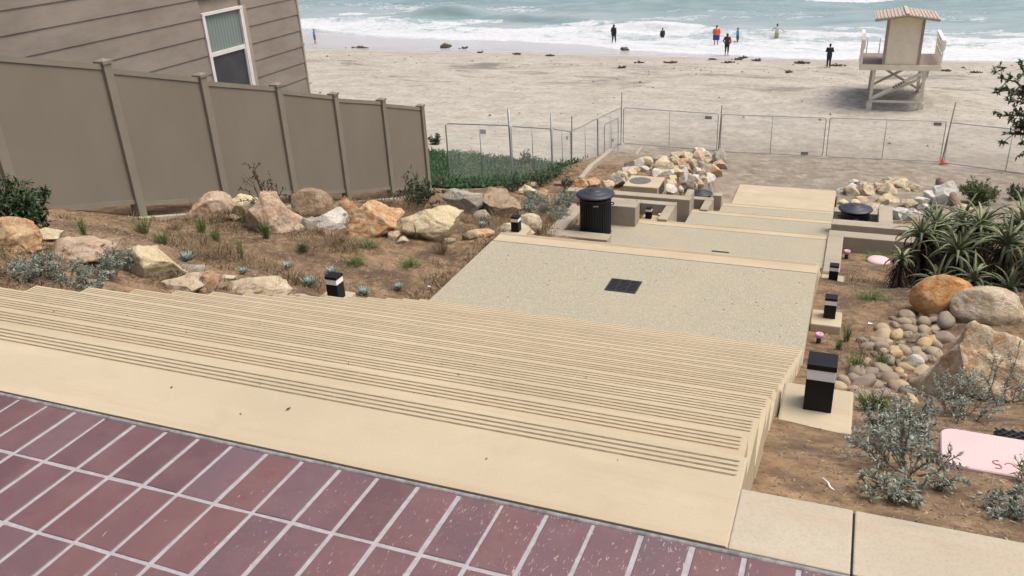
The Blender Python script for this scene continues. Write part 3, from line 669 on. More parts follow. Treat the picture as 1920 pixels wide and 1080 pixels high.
# ---------------------------------------------------------------- temporary chain-link fence
def link_panel(p0, p1, z0, z1, label, hgt=1.83, bar=True, tags=(), lift=.06, group='temporary chain-link fence panels'):
    p0 = Vector((p0[0], p0[1], z0 + lift)); p1 = Vector((p1[0], p1[1], z1 + lift)); t = empty('chain_link_fence', p0, 0, label, 'fence', group)
    d = p1 - p0; up = Vector((0, 0, hgt)); Lh = d.length
    P = lambda u, v: d * u + up * v
    r = .11 / Lh; q = .11 / hgt
    pts = []
    for (cu, cv, a0) in ((r, q, 180), (1 - r, q, 270), (1 - r, 1 - q, 0), (r, 1 - q, 90)):
        for k in range(5):
            a = R(a0 + 90 * k / 4); pts.append(P(cu + r * math.cos(a), cv + q * math.sin(a)))
    pts.append(pts[0].copy()); pts.append(pts[1].copy())
    m = MB(); m.tube(pts, .019, 6, caps=False); m.build('frame', M['galvanised'], t)
    if bar: m = MB(); m.tube([P(.5, 0), P(.5, 1)], .015, 6); m.build('middle_bar', M['galvanised'], t)
    m = MB(); s = .075; nrm = d.normalized().cross(Vector((0, 0, 1))).normalized()
    W, Hh = Lh, hgt; k = -Hh
    while k < W:
        for sg in (1, -1):
            a0 = max(0, k); b0_ = a0 - k; a1 = min(W, k + Hh); b1 = a1 - k
            if a1 - a0 > .02:
                A = P(a0 / W, (b0_ if sg > 0 else Hh - b0_) / Hh); B = P(a1 / W, (b1 if sg > 0 else Hh - b1) / Hh)
                e = (B - A).normalized().cross(nrm) * .0018; n2 = nrm * .0018
                m.add([A - e, A + e, A + n2, B - e, B + e, B + n2], [(0, 1, 4, 3), (1, 2, 5, 4), (2, 0, 3, 5)])
        k += s
    m.build('mesh', M['wire'], t)
    for (u, v) in tags:
        m = MB(); c = P(u, v); e = d.normalized(); f = nrm * .012
        vs = [c + e * sx * .16 + Vector((0, 0, sz * .07)) + f * sf for sf in (-1, 1) for sz in (-1, 1) for sx in (-1, 1)]
        m.add(vs, [(0, 2, 3, 1), (4, 5, 7, 6), (0, 1, 5, 4), (1, 3, 7, 5), (3, 2, 6, 7), (2, 0, 4, 6)]); m.build('sign_plate', M['tag_plate'], t)
    return t
def fence_post(x, y, z, h, label, lean=(0, 0), r=.026, mat='old_post', foot=None):
    m = MB(); m.tube([(0, 0, -.5), (0, 0, 0), (lean[0], lean[1], h)], r, 8)
    if foot: m.tube([(0, 0, .12), (foot * .12, -.03, .04), (foot * .55, -.06, .03)], r * .9, 8)
    return tag(m.build('fence_post', M[mat], None, (x, y, z)), label, 'post', 'tall pipe posts of the temporary fence')
bx = [-10.95, -6.02, -1.09, 3.92, 8.7]; by = [42.0, 41.75, 41.6, 41.75, 39.3]
bl = ['chain-link panel directly behind the pile of pale rocks, first right of the corner post', 'beach chain-link panel straight beyond the tan slab, right of the post behind the rocks', 'chain-link panel in front of the lifeguard tower, left of the post with orange netting', 'chain-link panel at the right edge, right of the post with orange netting']
for i in range(4):
    p0 = (bx[i] + .08, by[i]); p1 = (bx[i + 1] - .08, by[i + 1])
    link_panel(p0, p1, gz(*p0), gz(*p1), bl[i], tags=[(((.9, .88),), ((.83, .06),), ((.93, .93),), ())[i]][0])
fence_post(bx[0] - .05, by[0], gz(bx[0], by[0]), 2.65, 'tall thin pipe post at the corner where the beach fence turns towards the house', (.04, 0))
fence_post(bx[1], by[1] + .06, gz(bx[1], by[1]), 2.3, 'tall thin pipe post between two beach fence panels behind the rock pile', (.05, 0))
fence_post(bx[3], by[3] + .06, gz(bx[3], by[3]), 2.75, 'tall leaning pipe post with orange netting tied round its foot', (.16, 0))
m = MB(); rn = random.Random(2); m.lathe([(.05, .0), (.085, .04), (.05, .12), (.035, .24), (.028, .27)], 12); 
for k in range(7):
    a = rn.uniform(0, 6.28); m.tube([(.05 * math.cos(a), .05 * math.sin(a), .03), (.2 * math.cos(a), .2 * math.sin(a), .04), (.34 * math.cos(a + .3), .34 * math.sin(a + .3), .015)], [.03, .025, .008], 5)
tag(m.build('netting', M['orange_netting'], None, (bx[3], by[3] - .02, gz(bx[3], by[3]))), 'bunched orange netting round the foot of the leaning fence post', 'netting')
LP_ = [(-10.98, 42.0), (-10.95, 37.6), (-10.75, 33.0), (-10.05, 28.6), (-10.30, 25.3), (-10.85, 21.7)]
ll = ['chain-link panel seen edge-on next to the corner post of the beach fence', 'chain-link panel above the ice plant, second from the corner post', 'chain-link panel with a sign above the ice plant, right of the bent-foot post', 'chain-link panel in mid ice plant, between the thick double post and the bent-foot post', 'chain-link panel nearest the end of the vinyl fence, standing in ice plant']
for i in range(5):
    a, b = LP_[i], LP_[i + 1]; a = (a[0], a[1] - .06); b = (b[0], b[1] + .06)
    link_panel(b, a, gz(*b), gz(*a), ll[i], tags=((), (), ((.8, .85),), (), ((.55, .88),))[i])
fence_post(LP_[2][0], LP_[2][1], gz(*LP_[2]), 2.55, 'tall thin pipe post in the far right part of the ice plant', (.05, 0))
fence_post(LP_[3][0], LP_[3][1], gz(*LP_[3]), 2.45, 'galvanised pipe post with a bent foot standing in the ice plant', (.0, 0), .03, 'galvanised', -1)
fence_post(LP_[4][0], LP_[4][1], gz(*LP_[4]), 2.45, 'thick galvanised double post at the left of the ice plant', (-.03, 0), .042, 'galvanised')
g1 = (-10.35, 36.6); g2 = (-10.35, 39.0)
link_panel(g1, g2, gz(*g1) + .05, gz(*g2) + .05, 'narrow dense chain-link gate leaning against the fence near the corner post', 1.7, True, ((.6, .45),))

# ---------------------------------------------------------------- lifeguard tower
tw = empty('lifeguard_tower', (2.05, 55.0, -11.0), R(1.5), 'cream wooden lifeguard tower on tall legs with a low brown roof on the beach', 'lifeguard tower')
DZ = 2.12; w2 = 2.06; y0, y1 = -1.75, 1.9
m = MB(); m.box(-w2, w2, y0, y1, DZ + .16, DZ + .20); m.build('deck', M['tower_deck'], tw)
m = MB(); m.box(-w2 - .02, w2 + .02, y0 - .06, y0 - .001, DZ - .10, DZ + .205); m.box(-w2 - .02, w2 + .02, y1 + .001, y1 + .06, DZ - .10, DZ + .205); m.box(-w2 - .06, -w2 - .001, y0, y1, DZ - .10, DZ + .203); m.box(w2 + .001, w2 + .06, y0, y1, DZ - .10, DZ + .203)
for x in (-1.2, 0, 1.2): m.box(x - .05, x + .05, y0, y1, DZ - .06, DZ + .158)
m.build('deck_frame', M['tower_wall'], tw)
lx, ly0, ly1 = 1.36, -1.62, 1.5
def beam(m, a, b, w=.06):
    a = Vector(a); b = Vector(b); d = (b - a); q = d.to_track_quat('Z', 'Y').to_matrix().to_4x4(); m.box(-w, w, -w, w, 0, d.length, 0, Matrix.Translation(a) @ q)
for (x, y) in ((-1, ly0), (1, ly0), (-1, ly1), (1, ly1)):
    m = MB(); beam(m, (x * (lx + .0), y, -.55), (x * (lx - .06), y, DZ - .1), .085); m.build('leg', M['tower_leg'], tw)
    if y < 0: m = MB(); m.box(x * lx - .15, x * lx + .15, y - .15, y + .15, -.3, .22, .02); m.build('footing', M['tower_leg'], tw)
m = MB(); beam(m, (-lx, ly0 - .1, .38), (lx, ly0 - .1, DZ - .12), .075); m.build('brace', M['tower_leg'], tw)
m = MB(); beam(m, (-lx, ly0 - .09, .25), (lx, ly0 - .09, .25), .06); m.build('brace', M['tower_leg'], tw)
m = MB(); beam(m, (-lx, ly1 + .1, .4), (lx, ly1 + .1, DZ - .12), .07); m.build('brace', M['tower_leg'], tw)
m = MB(); beam(m, (lx + .1, ly0, DZ - .2), (lx + .1, ly1, .35), .07); m.build('brace', M['tower_leg'], tw)
m = MB(); beam(m, (-lx, ly1 - .1, DZ - .2), (lx, ly1 - .1, .35), .06); m.build('brace', M['tower_leg'], tw)
m = MB(); beam(m, (-lx, ly0, .3), (lx, ly1, .9), .06); m.build('brace', M['tower_leg'], tw)
zf = DZ + .205; ch = 2.50; cw = .84; ct = .84
m = MB(); cy0, cy1 = y0 + .04, y0 + 1.95
vs = [(-cw, cy0, zf), (cw, cy0, zf), (cw, cy1, zf), (-cw, cy1, zf), (-ct, cy0, zf + ch), (ct, cy0, zf + ch), (ct, cy1, zf + ch), (-ct, cy1, zf + ch), (0, cy0, zf + ch + .13), (0, cy1, zf + ch + .13)]
m.add(vs, [(0, 1, 5, 8, 4), (1, 2, 6, 5), (2, 3, 7, 9, 6), (3, 0, 4, 7)]); m.build('cabin', M['tower_wall'], tw)
for s in (-1, 1):
    m = MB(); m.box(s * cw - (.02 if s > 0 else .13), s * cw + (.13 if s > 0 else .02), cy0 - .035, cy0 - .002, zf, zf + ch - .02); m.build('corner_board', M['tower_trim'], tw)
    m = MB(); m.box(*((s * cw + .002, s * cw + .05) if s > 0 else (s * cw - .05, s * cw - .002)), cy0, cy1, zf + .01, zf + ch - .04); m.build('shutter', M['tower_trim'], tw)
m = MB(); rw = 1.62; ry0, ry1 = cy0 - .55, cy1 + .75; e = zf + ch + .0; rdg = zf + ch + .22
for s in (-1, 1):
    n = 14
    for k in range(n):
        ya = ry0 + (ry1 - ry0) * k / n; yb = ry0 + (ry1 - ry0) * (k + 1) / n - .03
        A, B = Vector((s * .015, 0, rdg)), Vector((s * rw, 0, e))
        m.add([(A.x, ya, A.z), (A.x, yb, A.z), (B.x, yb, B.z), (B.x, ya, B.z), (A.x, ya, A.z + .05), (A.x, yb, A.z + .05), (B.x, yb, B.z + .05), (B.x, ya, B.z + .05)], [(0, 1, 2, 3), (4, 7, 6, 5), (0, 4, 5, 1), (1, 5, 6, 2), (2, 6, 7, 3), (3, 7, 4, 0)])
    for k in range(9):
        t0 = k / 9; A = Vector((s * rw * t0, 0, rdg + (e - rdg) * t0)); m.tube([(A.x + s * .06, ry0, A.z + .055), (A.x + s * .06, ry1, A.z + .055)], .028, 5)
m.box(-.09, .09, ry0 - .01, ry1 + .01, rdg + .03, rdg + .12)
m.build('roof', M['tower_roof'], tw)
m = MB()
for s in (-1, 1): beam(m, (0, ry0 - .03, rdg - .03), (s * rw, ry0 - .03, e - .03), .05)
m.build('fascia', M['tower_trim'], tw)
for s in (-1, 1):
    m = MB()
    for y in np.linspace(y0 + .05, y1 - .05, 5): m.box(s * (w2 - .02) - .045, s * (w2 - .02) + .045, y - .045, y + .045, zf, zf + 1.30)
    for z in (.45, .85): m.box(s * (w2 - .02) - .02, s * (w2 - .02) + .02, y0 + .1, y1 - .1, zf + z, zf + z + .10)
    m.box(s * (w2 - .02) - .09, s * (w2 - .02) + .09, y0 - .02, y1 + .02, zf + 1.301, zf + 1.36)
    m.box(s * (w2 - .02) - .10, s * (w2 - .02) + .10, y0 - .06, y0 - .001, zf + .85, zf + 1.30)
    m.build('railing', M['tower_rail'], tw)
for x in (-1.75, -1.05):
    m = MB(); m.tube([(x, y1 - .1, zf), (x, y1 - .1, zf + .9)], .025, 6); m.build('pipe_rail', M['galvanised'], tw)
m = MB()
for i, (w, h) in enumerate(((.16, .1), (.1, .12), (.2, .08), (.12, .12), (.14, .1))): 
    u = .43 + i * .045; p = Vector((-lx, ly0 - .1, .38)).lerp(Vector((lx, ly0 - .1, DZ - .12)), u); m.box(p.x - .05, p.x + .05, p.y - .079, p.y - .076, p.z - .05, p.z + .05)
m.build('stencilled_marks', M['dark_plastic'], tw)
# ---------------------------------------------------------------- where rocks and plants stand: x, y, width, height
ROCKS = [
    (-6.09, 4.35, 0.50, 0.29, 'rock_rust', 11, 0.1, 'rust-red and cream boulder at the left edge of the photo, below the dark green shrub'),
    (-6.35, 4.92, 0.27, 0.12, 'rock_yellow', 12, 0, 'small pale yellow rock wedged right of the rust-red boulder at the left edge'),
    (-5.72, 4.64, 0.61, 0.23, 'rock_pink', 13, -0.1, 'long low peach boulder with grey silver shrub in front of it'),
    (-6.13, 5.23, 0.36, 0.10, 'rock_tan', 14, 0, 'flat tan stone lying behind the long peach boulder'),
    (-5.29, 4.96, 0.50, 0.34, 'rock_yellow', 15, -0.5, 'big pale yellow boulder sloping down to the right above the long stairs'),
    (-4.99, 4.92, 0.36, 0.14, 'rock_cream', 16, 0, 'low two-tone grey and cream rock touching the left edge of the stairs'),
    (-5.43, 5.52, 0.31, 0.10, 'rock_grey', 17, 0, 'flat grey stone right of the pale yellow boulder'),
    (-5.06, 5.25, 0.27, 0.16, 'rock_pink', 18, 0, 'rounded pinkish stone between the pale yellow boulder and the cream ledge'),
    (-4.78, 5.53, 0.66, 0.21, 'rock_cream', 19, 0.1, 'long ragged cream rock ledge along the left edge of the stairs'),
    (-4.93, 6.38, 0.14, 0.07, 'rock_cream', 20, 0, 'small pale stone left of the bollard with the white band'),
    (-7.94, 8.61, 0.66, 0.40, 'rock_pink', 21, 0.3, 'peaked peach boulder at the left end of the row along the vinyl fence'),
    (-7.91, 9.31, 0.44, 0.34, 'rock_yellow', 22, 0, 'pale yellow rock half hidden between the peaked peach and the tall pointed boulder'),
    (-6.92, 8.68, 0.76, 0.64, 'rock_pink', 23, 0.1, 'tall pointed boulder with rosy and grey patches, highest of the left row'),
    (-7.31, 10.07, 0.64, 0.50, 'rock_tan', 24, -0.4, 'smooth brown leaning boulder right behind the tall pointed one'),
    (-7.57, 11.27, 0.44, 0.31, 'rock_orange', 25, 0, 'small buff boulder against the fence, right of the smooth brown one'),
    (-6.70, 9.05, 0.32, 0.22, 'rock_grey', 26, 0, 'small grey rock between the tall pointed boulder and the white rock'),
    (-6.52, 9.35, 0.52, 0.28, 'rock_white', 27, 0.2, 'white rock with a dark grey side in front of the buff boulder'),
    (-5.84, 9.35, 0.85, 0.49, 'rock_rust', 28, 0.1, 'big cream boulder with bright rust patches in the middle of the left row'),
    (-5.16, 9.62, 0.96, 0.46, 'rock_yellow', 29, -0.1, 'big cream yellow boulder right of the rust patched one, in front of a dark shrub'),
    (-4.58, 9.92, 0.44, 0.11, 'rock_orange', 30, -0.2, 'thin flat peach slab at the far left corner of the first landing'),
    (-6.87, 14.26, 0.81, 0.50, 'rock_grey', 31, 0, 'grey layered boulder with a white top, left of the big tan one'),
    (-6.27, 14.61, 0.88, 0.55, 'rock_tan', 32, 0, 'big tan boulder with an orange crown, right of the grey layered one'),
    (-7.05, 14.12, 0.44, 0.12, 'rock_tan', 33, 0, 'flat buff stone below the grey layered boulder'),
    (-7.83, 20.30, 0.51, 0.34, 'rock_cream', 34, 0, 'small cream rock below the little square stone near the ice plant'),
    (-7.39, 20.17, 0.42, 0.35, 'rock_orange', 35, 0.2, 'small pointed orange rock right of the small cream one near the ice plant'),
    (-8.58, 22.48, 0.38, 0.19, 'rock_tan', 36, 0, 'little square tan stone at the edge of the ice plant'),
    (-5.47, 14.12, 0.52, 0.36, 'rock_cream', 37, 0, 'rounded cream rock right behind the bollard at the far corner of the first landing'),
    (-5.42, 13.28, 0.75, 0.20, 'rock_cream', 38, 0.1, 'low pale rock surrounding the bollard at the far corner of the first landing'),
    (-7.10, 22.50, 0.61, 0.43, 'rock_rust', 39, -0.2, 'striped rust and cream rock just left of the largest black trash bin lid'),
    (-6.78, 22.67, 0.49, 0.37, 'rock_orange', 40, 0, 'orange rock directly behind the lid of the largest black trash bin'),
    (-6.36, 22.58, 0.58, 0.41, 'rock_cream', 41, 0, 'pale cream rock right behind the largest black trash bin'),
    (-6.23, 23.14, 0.65, 0.47, 'rock_grey', 42, 0.2, 'grey angular rock left of the catch basin'),
    (1.14, 9.53, 0.71, 0.45, 'rock_amber', 51, 0, 'bright orange boulder on the right above the cobbles, in front of the aloes'),
    (1.54, 9.16, 0.75, 0.38, 'rock_cream', 52, -0.2, 'cream and tan boulder between the orange boulder and the big front one at right'),
    (1.06, 6.09, 0.93, 0.70, 'rock_gold', 53, 0, 'largest boulder, tan with white and rust patches, at the right edge of the photo'),
    (0.80, 7.93, 0.19, 0.16, 'rock_white', 54, 0, 'pale egg-shaped stone at the left foot of the largest boulder'),
    (3.35, 32.82, 0.92, 0.85, 'rock_white', 55, 0, 'tallest white rock beside the driftwood log'),
    (1.99, 26.97, 0.68, 0.45, 'rock_white', 56, 0, 'white rock in front of the right-hand wall, left of the tallest white rock'),
    (1.07, 30.38, 0.85, 0.44, 'rock_cream', 57, 0, 'cream rock right behind the bin on the right'),
    (3.74, 30.90, 0.69, 0.47, 'rock_pink', 58, 0, 'pinkish rock at the lower end of the driftwood log'),
]
RUBBLE = [ (-7.67, 8.76, 0.22), (-6.82, 9.00, 0.20), (-6.22, 9.38, 0.22), (-5.60, 9.45, 0.25), (-4.64, 9.77, 0.22), (-5.44, 9.36, 0.16), (-5.55, 4.99, 0.14), (-5.75, 5.04, 0.14), (-5.02, 5.39, 0.16), (-5.37, 5.91, 0.14), (-6.20, 4.92, 0.12), (-6.13, 5.56, 0.14), (-4.88, 9.61, 0.19), (-6.26, 15.25, 0.33), (-6.46, 14.24, 0.35), (-4.97, 6.29, 0.10), (-5.51, 5.42, 0.12) ]
COBBLES = [ (0.86, 9.66, 0.13), (0.98, 9.60, 0.12), (1.09, 9.51, 0.20), (0.80, 9.50, 0.20), (0.65, 9.38, 0.14), (1.05, 9.34, 0.14), (0.77, 9.28, 0.14), (0.85, 9.30, 0.19), (0.96, 9.30, 0.14), (1.15, 9.18, 0.20), (0.65, 9.07, 0.19), (1.06, 9.07, 0.14), (0.54, 8.95, 0.17), (0.94, 9.02, 0.20), (0.80, 9.01, 0.14), (1.05, 8.90, 0.13), (1.13, 8.88, 0.17), (0.56, 8.82, 0.21), (0.78, 8.81, 0.13), (0.68, 8.81, 0.16), (0.44, 8.61, 0.11), (0.94, 8.72, 0.13), (1.12, 8.72, 0.19), (1.04, 8.71, 0.20), (0.81, 8.63, 0.14), (0.34, 8.41, 0.14), (0.59, 8.51, 0.12), (0.49, 8.48, 0.17), (0.71, 8.54, 0.15), (0.93, 8.59, 0.19), (1.05, 8.56, 0.14), (0.40, 8.24, 0.15), (0.51, 8.27, 0.18), (0.91, 8.42, 0.12), (0.63, 8.35, 0.13), (0.84, 8.39, 0.19), (0.73, 8.37, 0.19), (1.00, 8.33, 0.19), (0.54, 8.17, 0.19), (0.45, 8.10, 0.12), (0.63, 8.17, 0.13), (0.72, 8.16, 0.13), (0.95, 8.15, 0.11), (0.85, 8.14, 0.16), (0.58, 7.98, 0.14), (0.38, 7.80, 0.11), (0.66, 8.03, 0.17), (0.50, 7.86, 0.13), (0.84, 8.03, 0.14), (0.75, 7.95, 0.14), (0.32, 7.65, 0.16), (0.51, 7.70, 0.18), (0.87, 7.86, 0.19), (0.67, 7.79, 0.14), (0.41, 7.59, 0.17), (0.58, 7.59, 0.17), (0.29, 7.51, 0.15), (0.85, 7.63, 0.13), (0.70, 7.56, 0.10), (0.50, 7.52, 0.13), (0.40, 7.44, 0.18), (0.16, 6.18, 0.10), (0.58, 7.39, 0.18), (0.24, 6.25, 0.14), (0.72, 7.03, 0.16), (0.39, 6.22, 0.15), (0.64, 6.96, 0.13), (0.31, 6.10, 0.14), (0.11, 5.31, 0.11), (0.54, 6.50, 0.14), (0.20, 5.20, 0.07), (0.43, 5.91, 0.08), (0.58, 5.95, 0.13), (0.71, 6.45, 0.09), (0.29, 5.10, 0.09), (0.44, 5.21, 0.07), (0.38, 5.12, 0.12), (0.20, 4.86, 0.11), (0.25, 4.88, 0.12), (0.33, 4.97, 0.12), (0.54, 5.31, 0.10), (0.45, 5.04, 0.09), (0.36, 4.88, 0.08), (0.27, 4.61, 0.09), (0.44, 4.90, 0.08) ]
RIPRAP_LEFT = [ (-6.38, 40.63, 0.71), (-6.71, 40.54, 0.95), (-5.72, 29.71, 0.62), (-5.37, 29.60, 0.59), (-4.93, 29.82, 0.69), (-5.62, 28.40, 0.69), (-5.87, 28.19, 0.46), (-5.50, 38.45, 0.86), (-6.06, 27.57, 0.43), (-5.98, 38.15, 0.60), (-5.15, 27.99, 0.45), (-4.90, 29.49, 0.56), (-4.94, 28.21, 0.62), (-5.22, 27.19, 0.36), (-6.13, 26.65, 0.46), (-5.63, 26.73, 0.44), (-6.38, 26.04, 0.62), (-5.31, 37.29, 0.77), (-4.95, 26.95, 0.36), (-5.17, 26.42, 0.36), (-5.74, 25.95, 0.36), (-5.55, 36.50, 0.67), (-5.44, 26.03, 0.62), (-5.93, 25.46, 0.60), (-4.85, 28.87, 0.41), (-6.13, 25.17, 0.44), (-6.34, 25.01, 0.41), (-4.88, 26.94, 0.63), (-4.94, 25.59, 0.64), (-5.11, 25.03, 0.49), (-4.81, 29.39, 0.55), (-5.40, 24.85, 0.60), (-5.26, 35.43, 0.88), (-6.14, 24.56, 0.64), (-6.33, 24.34, 0.58), (-4.86, 26.06, 0.56), (-4.80, 27.58, 0.58), (-4.76, 30.96, 0.75), (-4.90, 24.86, 0.44), (-4.78, 29.27, 0.58), (-6.43, 23.74, 0.61), (-6.16, 23.70, 0.38), (-4.77, 27.50, 0.46), (-4.75, 28.77, 0.59), (-4.80, 26.27, 0.64), (-4.88, 24.45, 0.57), (-4.78, 25.50, 0.38), (-4.85, 24.11, 0.62) ]
RIPRAP_RIGHT = [ (1.60, 36.72, 0.44), (0.29, 36.12, 0.45), (0.64, 35.92, 0.45), (1.98, 36.23, 0.80), (1.51, 35.84, 0.78), (1.16, 35.32, 0.58), (0.20, 34.91, 0.52), (0.75, 34.72, 0.76), (2.53, 35.30, 0.62), (2.22, 35.12, 0.51), (1.27, 34.44, 0.64), (-0.11, 33.91, 0.42), (1.53, 34.01, 0.76), (0.22, 33.65, 0.61), (0.71, 33.77, 0.71), (2.91, 33.23, 0.65), (0.55, 32.79, 0.65), (1.55, 32.62, 0.76), (0.04, 32.15, 0.59), (2.54, 32.57, 0.75), (1.29, 32.33, 0.64), (0.39, 31.84, 0.59), (2.19, 31.93, 0.60), (0.95, 31.60, 0.74), (2.67, 31.59, 0.64), (1.65, 31.31, 0.55), (2.59, 30.46, 0.38), (1.66, 30.46, 0.58), (1.93, 30.20, 0.67), (2.17, 30.10, 0.49) ]
TUFT = [ (-6.83, 5.68, 0.09, 0.23), (-7.35, 6.87, 0.23, 0.25), (-6.90, 6.69, 0.18, 0.19), (-7.50, 7.94, 0.16, 0.26), (-7.02, 7.62, 0.18, 0.21), (-6.51, 7.43, 0.10, 0.26), (-6.76, 8.23, 0.15, 0.41), (-6.16, 8.13, 0.20, 0.17), (0.19, 8.37, 0.10, 0.27), (0.12, 8.09, 0.07, 0.15), (0.29, 7.62, 0.22, 0.21), (0.50, 7.81, 0.15, 0.18), (-7.55, 8.82, 0.36, 0.22) ]
GREENMAT = [ (-5.50, 8.22, 0.31, 0.13), (-4.92, 8.59, 0.33, 0.12), (-5.73, 8.91, 0.35, 0.13), (0.65, 15.40, 0.48, 0.17), (0.45, 10.14, 0.42, 0.14), (0.28, 4.24, 0.20, 0.10) ]
DRY = [ (-6.34, 9.61, 0.37, 0.27), (-5.32, 9.53, 0.36, 0.33), (-4.79, 9.22, 0.36, 0.25), (-6.50, 9.00, 0.32, 0.17), (-5.23, 13.99, 0.30, 0.20), (-7.67, 7.69, 0.26, 0.13), (-6.09, 8.88, 0.28, 0.13), (-6.10, 4.83, 0.18, 0.08) ]
AGAVE = [ (-6.09, 6.16, 0.22, 0.11), (-5.82, 7.35, 0.19, 0.15), (-5.70, 6.49, 0.14, 0.10), (-5.23, 6.92, 0.21, 0.16), (-5.47, 7.69, 0.22, 0.15), (-4.89, 7.42, 0.22, 0.16), (-4.65, 7.78, 0.16, 0.14), (-5.75, 13.84, 0.24, 0.16), (-5.88, 12.93, 0.23, 0.13), (0.92, 8.69, 0.14, 0.10) ]
SILVERL = [ (-5.13, 3.74, 0.29, 0.17), (-5.07, 3.94, 0.32, 0.19), (-5.31, 4.43, 0.33, 0.21), (-5.50, 4.83, 0.22, 0.21), (-4.90, 3.92, 0.30, 0.11), (-6.69, 4.87, 0.19, 0.14), (-5.05, 3.60, 0.21, 0.12) ]
SILVERM = [ (-5.62, 15.72, 0.68, 0.37), (-5.51, 16.42, 0.52, 0.34), (-6.09, 16.04, 0.50, 0.27), (-5.25, 15.15, 0.53, 0.30), (-5.94, 15.33, 0.33, 0.17) ]
SILVERR = [ (0.29, 2.61, 0.34, 0.30), (0.26, 2.97, 0.24, 0.24), (0.43, 2.89, 0.31, 0.25), (0.76, 4.74, 0.52, 0.40), (1.12, 5.70, 0.54, 0.47), (0.37, 3.70, 0.22, 0.22), (0.56, 2.40, 0.19, 0.11), (0.22, 2.38, 0.15, 0.10) ]
BUSH = [ (-6.60, 4.89, 0.48, 0.47), (-9.76, 11.76, 0.63, 0.63), (-7.38, 13.42, 0.78, 0.72), (-8.36, 20.44, 0.63, 0.49), (-7.40, 22.29, 0.40, 0.52), (-8.35, 22.60, 0.78, 0.50), (4.44, 32.79, 1.44, 0.95), (5.90, 34.45, 0.86, 0.71), (-9.51, 18.40, 0.40, 0.35), (-13.36, 34.73, 0.86, 0.81), (-20.15, 38.97, 0.83, 0.67), (1.95, 32.07, 0.00, 0.00), (2.79, 30.16, 0.72, 0.79) ]
ALOE = [ (1.17, 11.51, 0.00, 0.00), (1.01, 14.00, 0.00, 0.00), (1.59, 11.91, 0.00, 0.00), (1.83, 11.05, 0.00, 0.00), (1.89, 10.01, 0.00, 0.00), (1.03, 9.69, 0.00, 0.00), (2.34, 15.71, 0.00, 0.00), (3.11, 17.42, 0.00, 0.00) ]
MISC = [ (0.43, 2.89, 0.00, 0.00), (0.71, 3.64, 0.00, 0.00), (0.67, 2.72, 0.00, 0.00), (0.06, 2.47, 0.00, 0.00), (-0.08, 8.34, 0.00, 0.00), (0.75, 17.63, 0.00, 0.00), (0.15, 16.70, 0.00, 0.00), (0.09, 2.30, 0.00, 0.00), (0.67, 2.87, 0.00, 0.00), (3.76, 33.15, 0.00, 0.00), (4.00, 31.08, 0.00, 0.00), (3.63, 34.85, 0.00, 0.00), (7.68, 48.50, 0.00, 0.00) ]
KELP = [ (-45.74, 74.44, 1.98, 0.31), (-37.02, 76.73, 1.13, 0.52), (-34.96, 75.32, 0.60, 0.15), (-9.08, 71.36, 0.68, 0.17), (-8.82, 72.54, 0.52, 0.13), (-9.72, 70.03, 0.76, 0.17), (-4.24, 70.22, 1.47, 0.25), (-11.19, 71.44, 0.52, 0.13), (-17.24, 65.99, 0.50, 0.29), (-13.96, 69.11, 0.93, 0.17), (-7.61, 71.15, 0.67, 0.13), (-1.58, 69.33, 1.04, 0.12), (-28.36, 72.20, 0.94, 0.14), (5.70, 67.74, 0.52, 0.15), (7.53, 67.56, 0.74, 0.11), (-25.19, 71.69, 0.65, 0.14), (-4.72, 65.69, 0.39, 0.12), (-16.48, 68.80, 0.43, 0.13), (-32.14, 72.60, 0.48, 0.14) ]
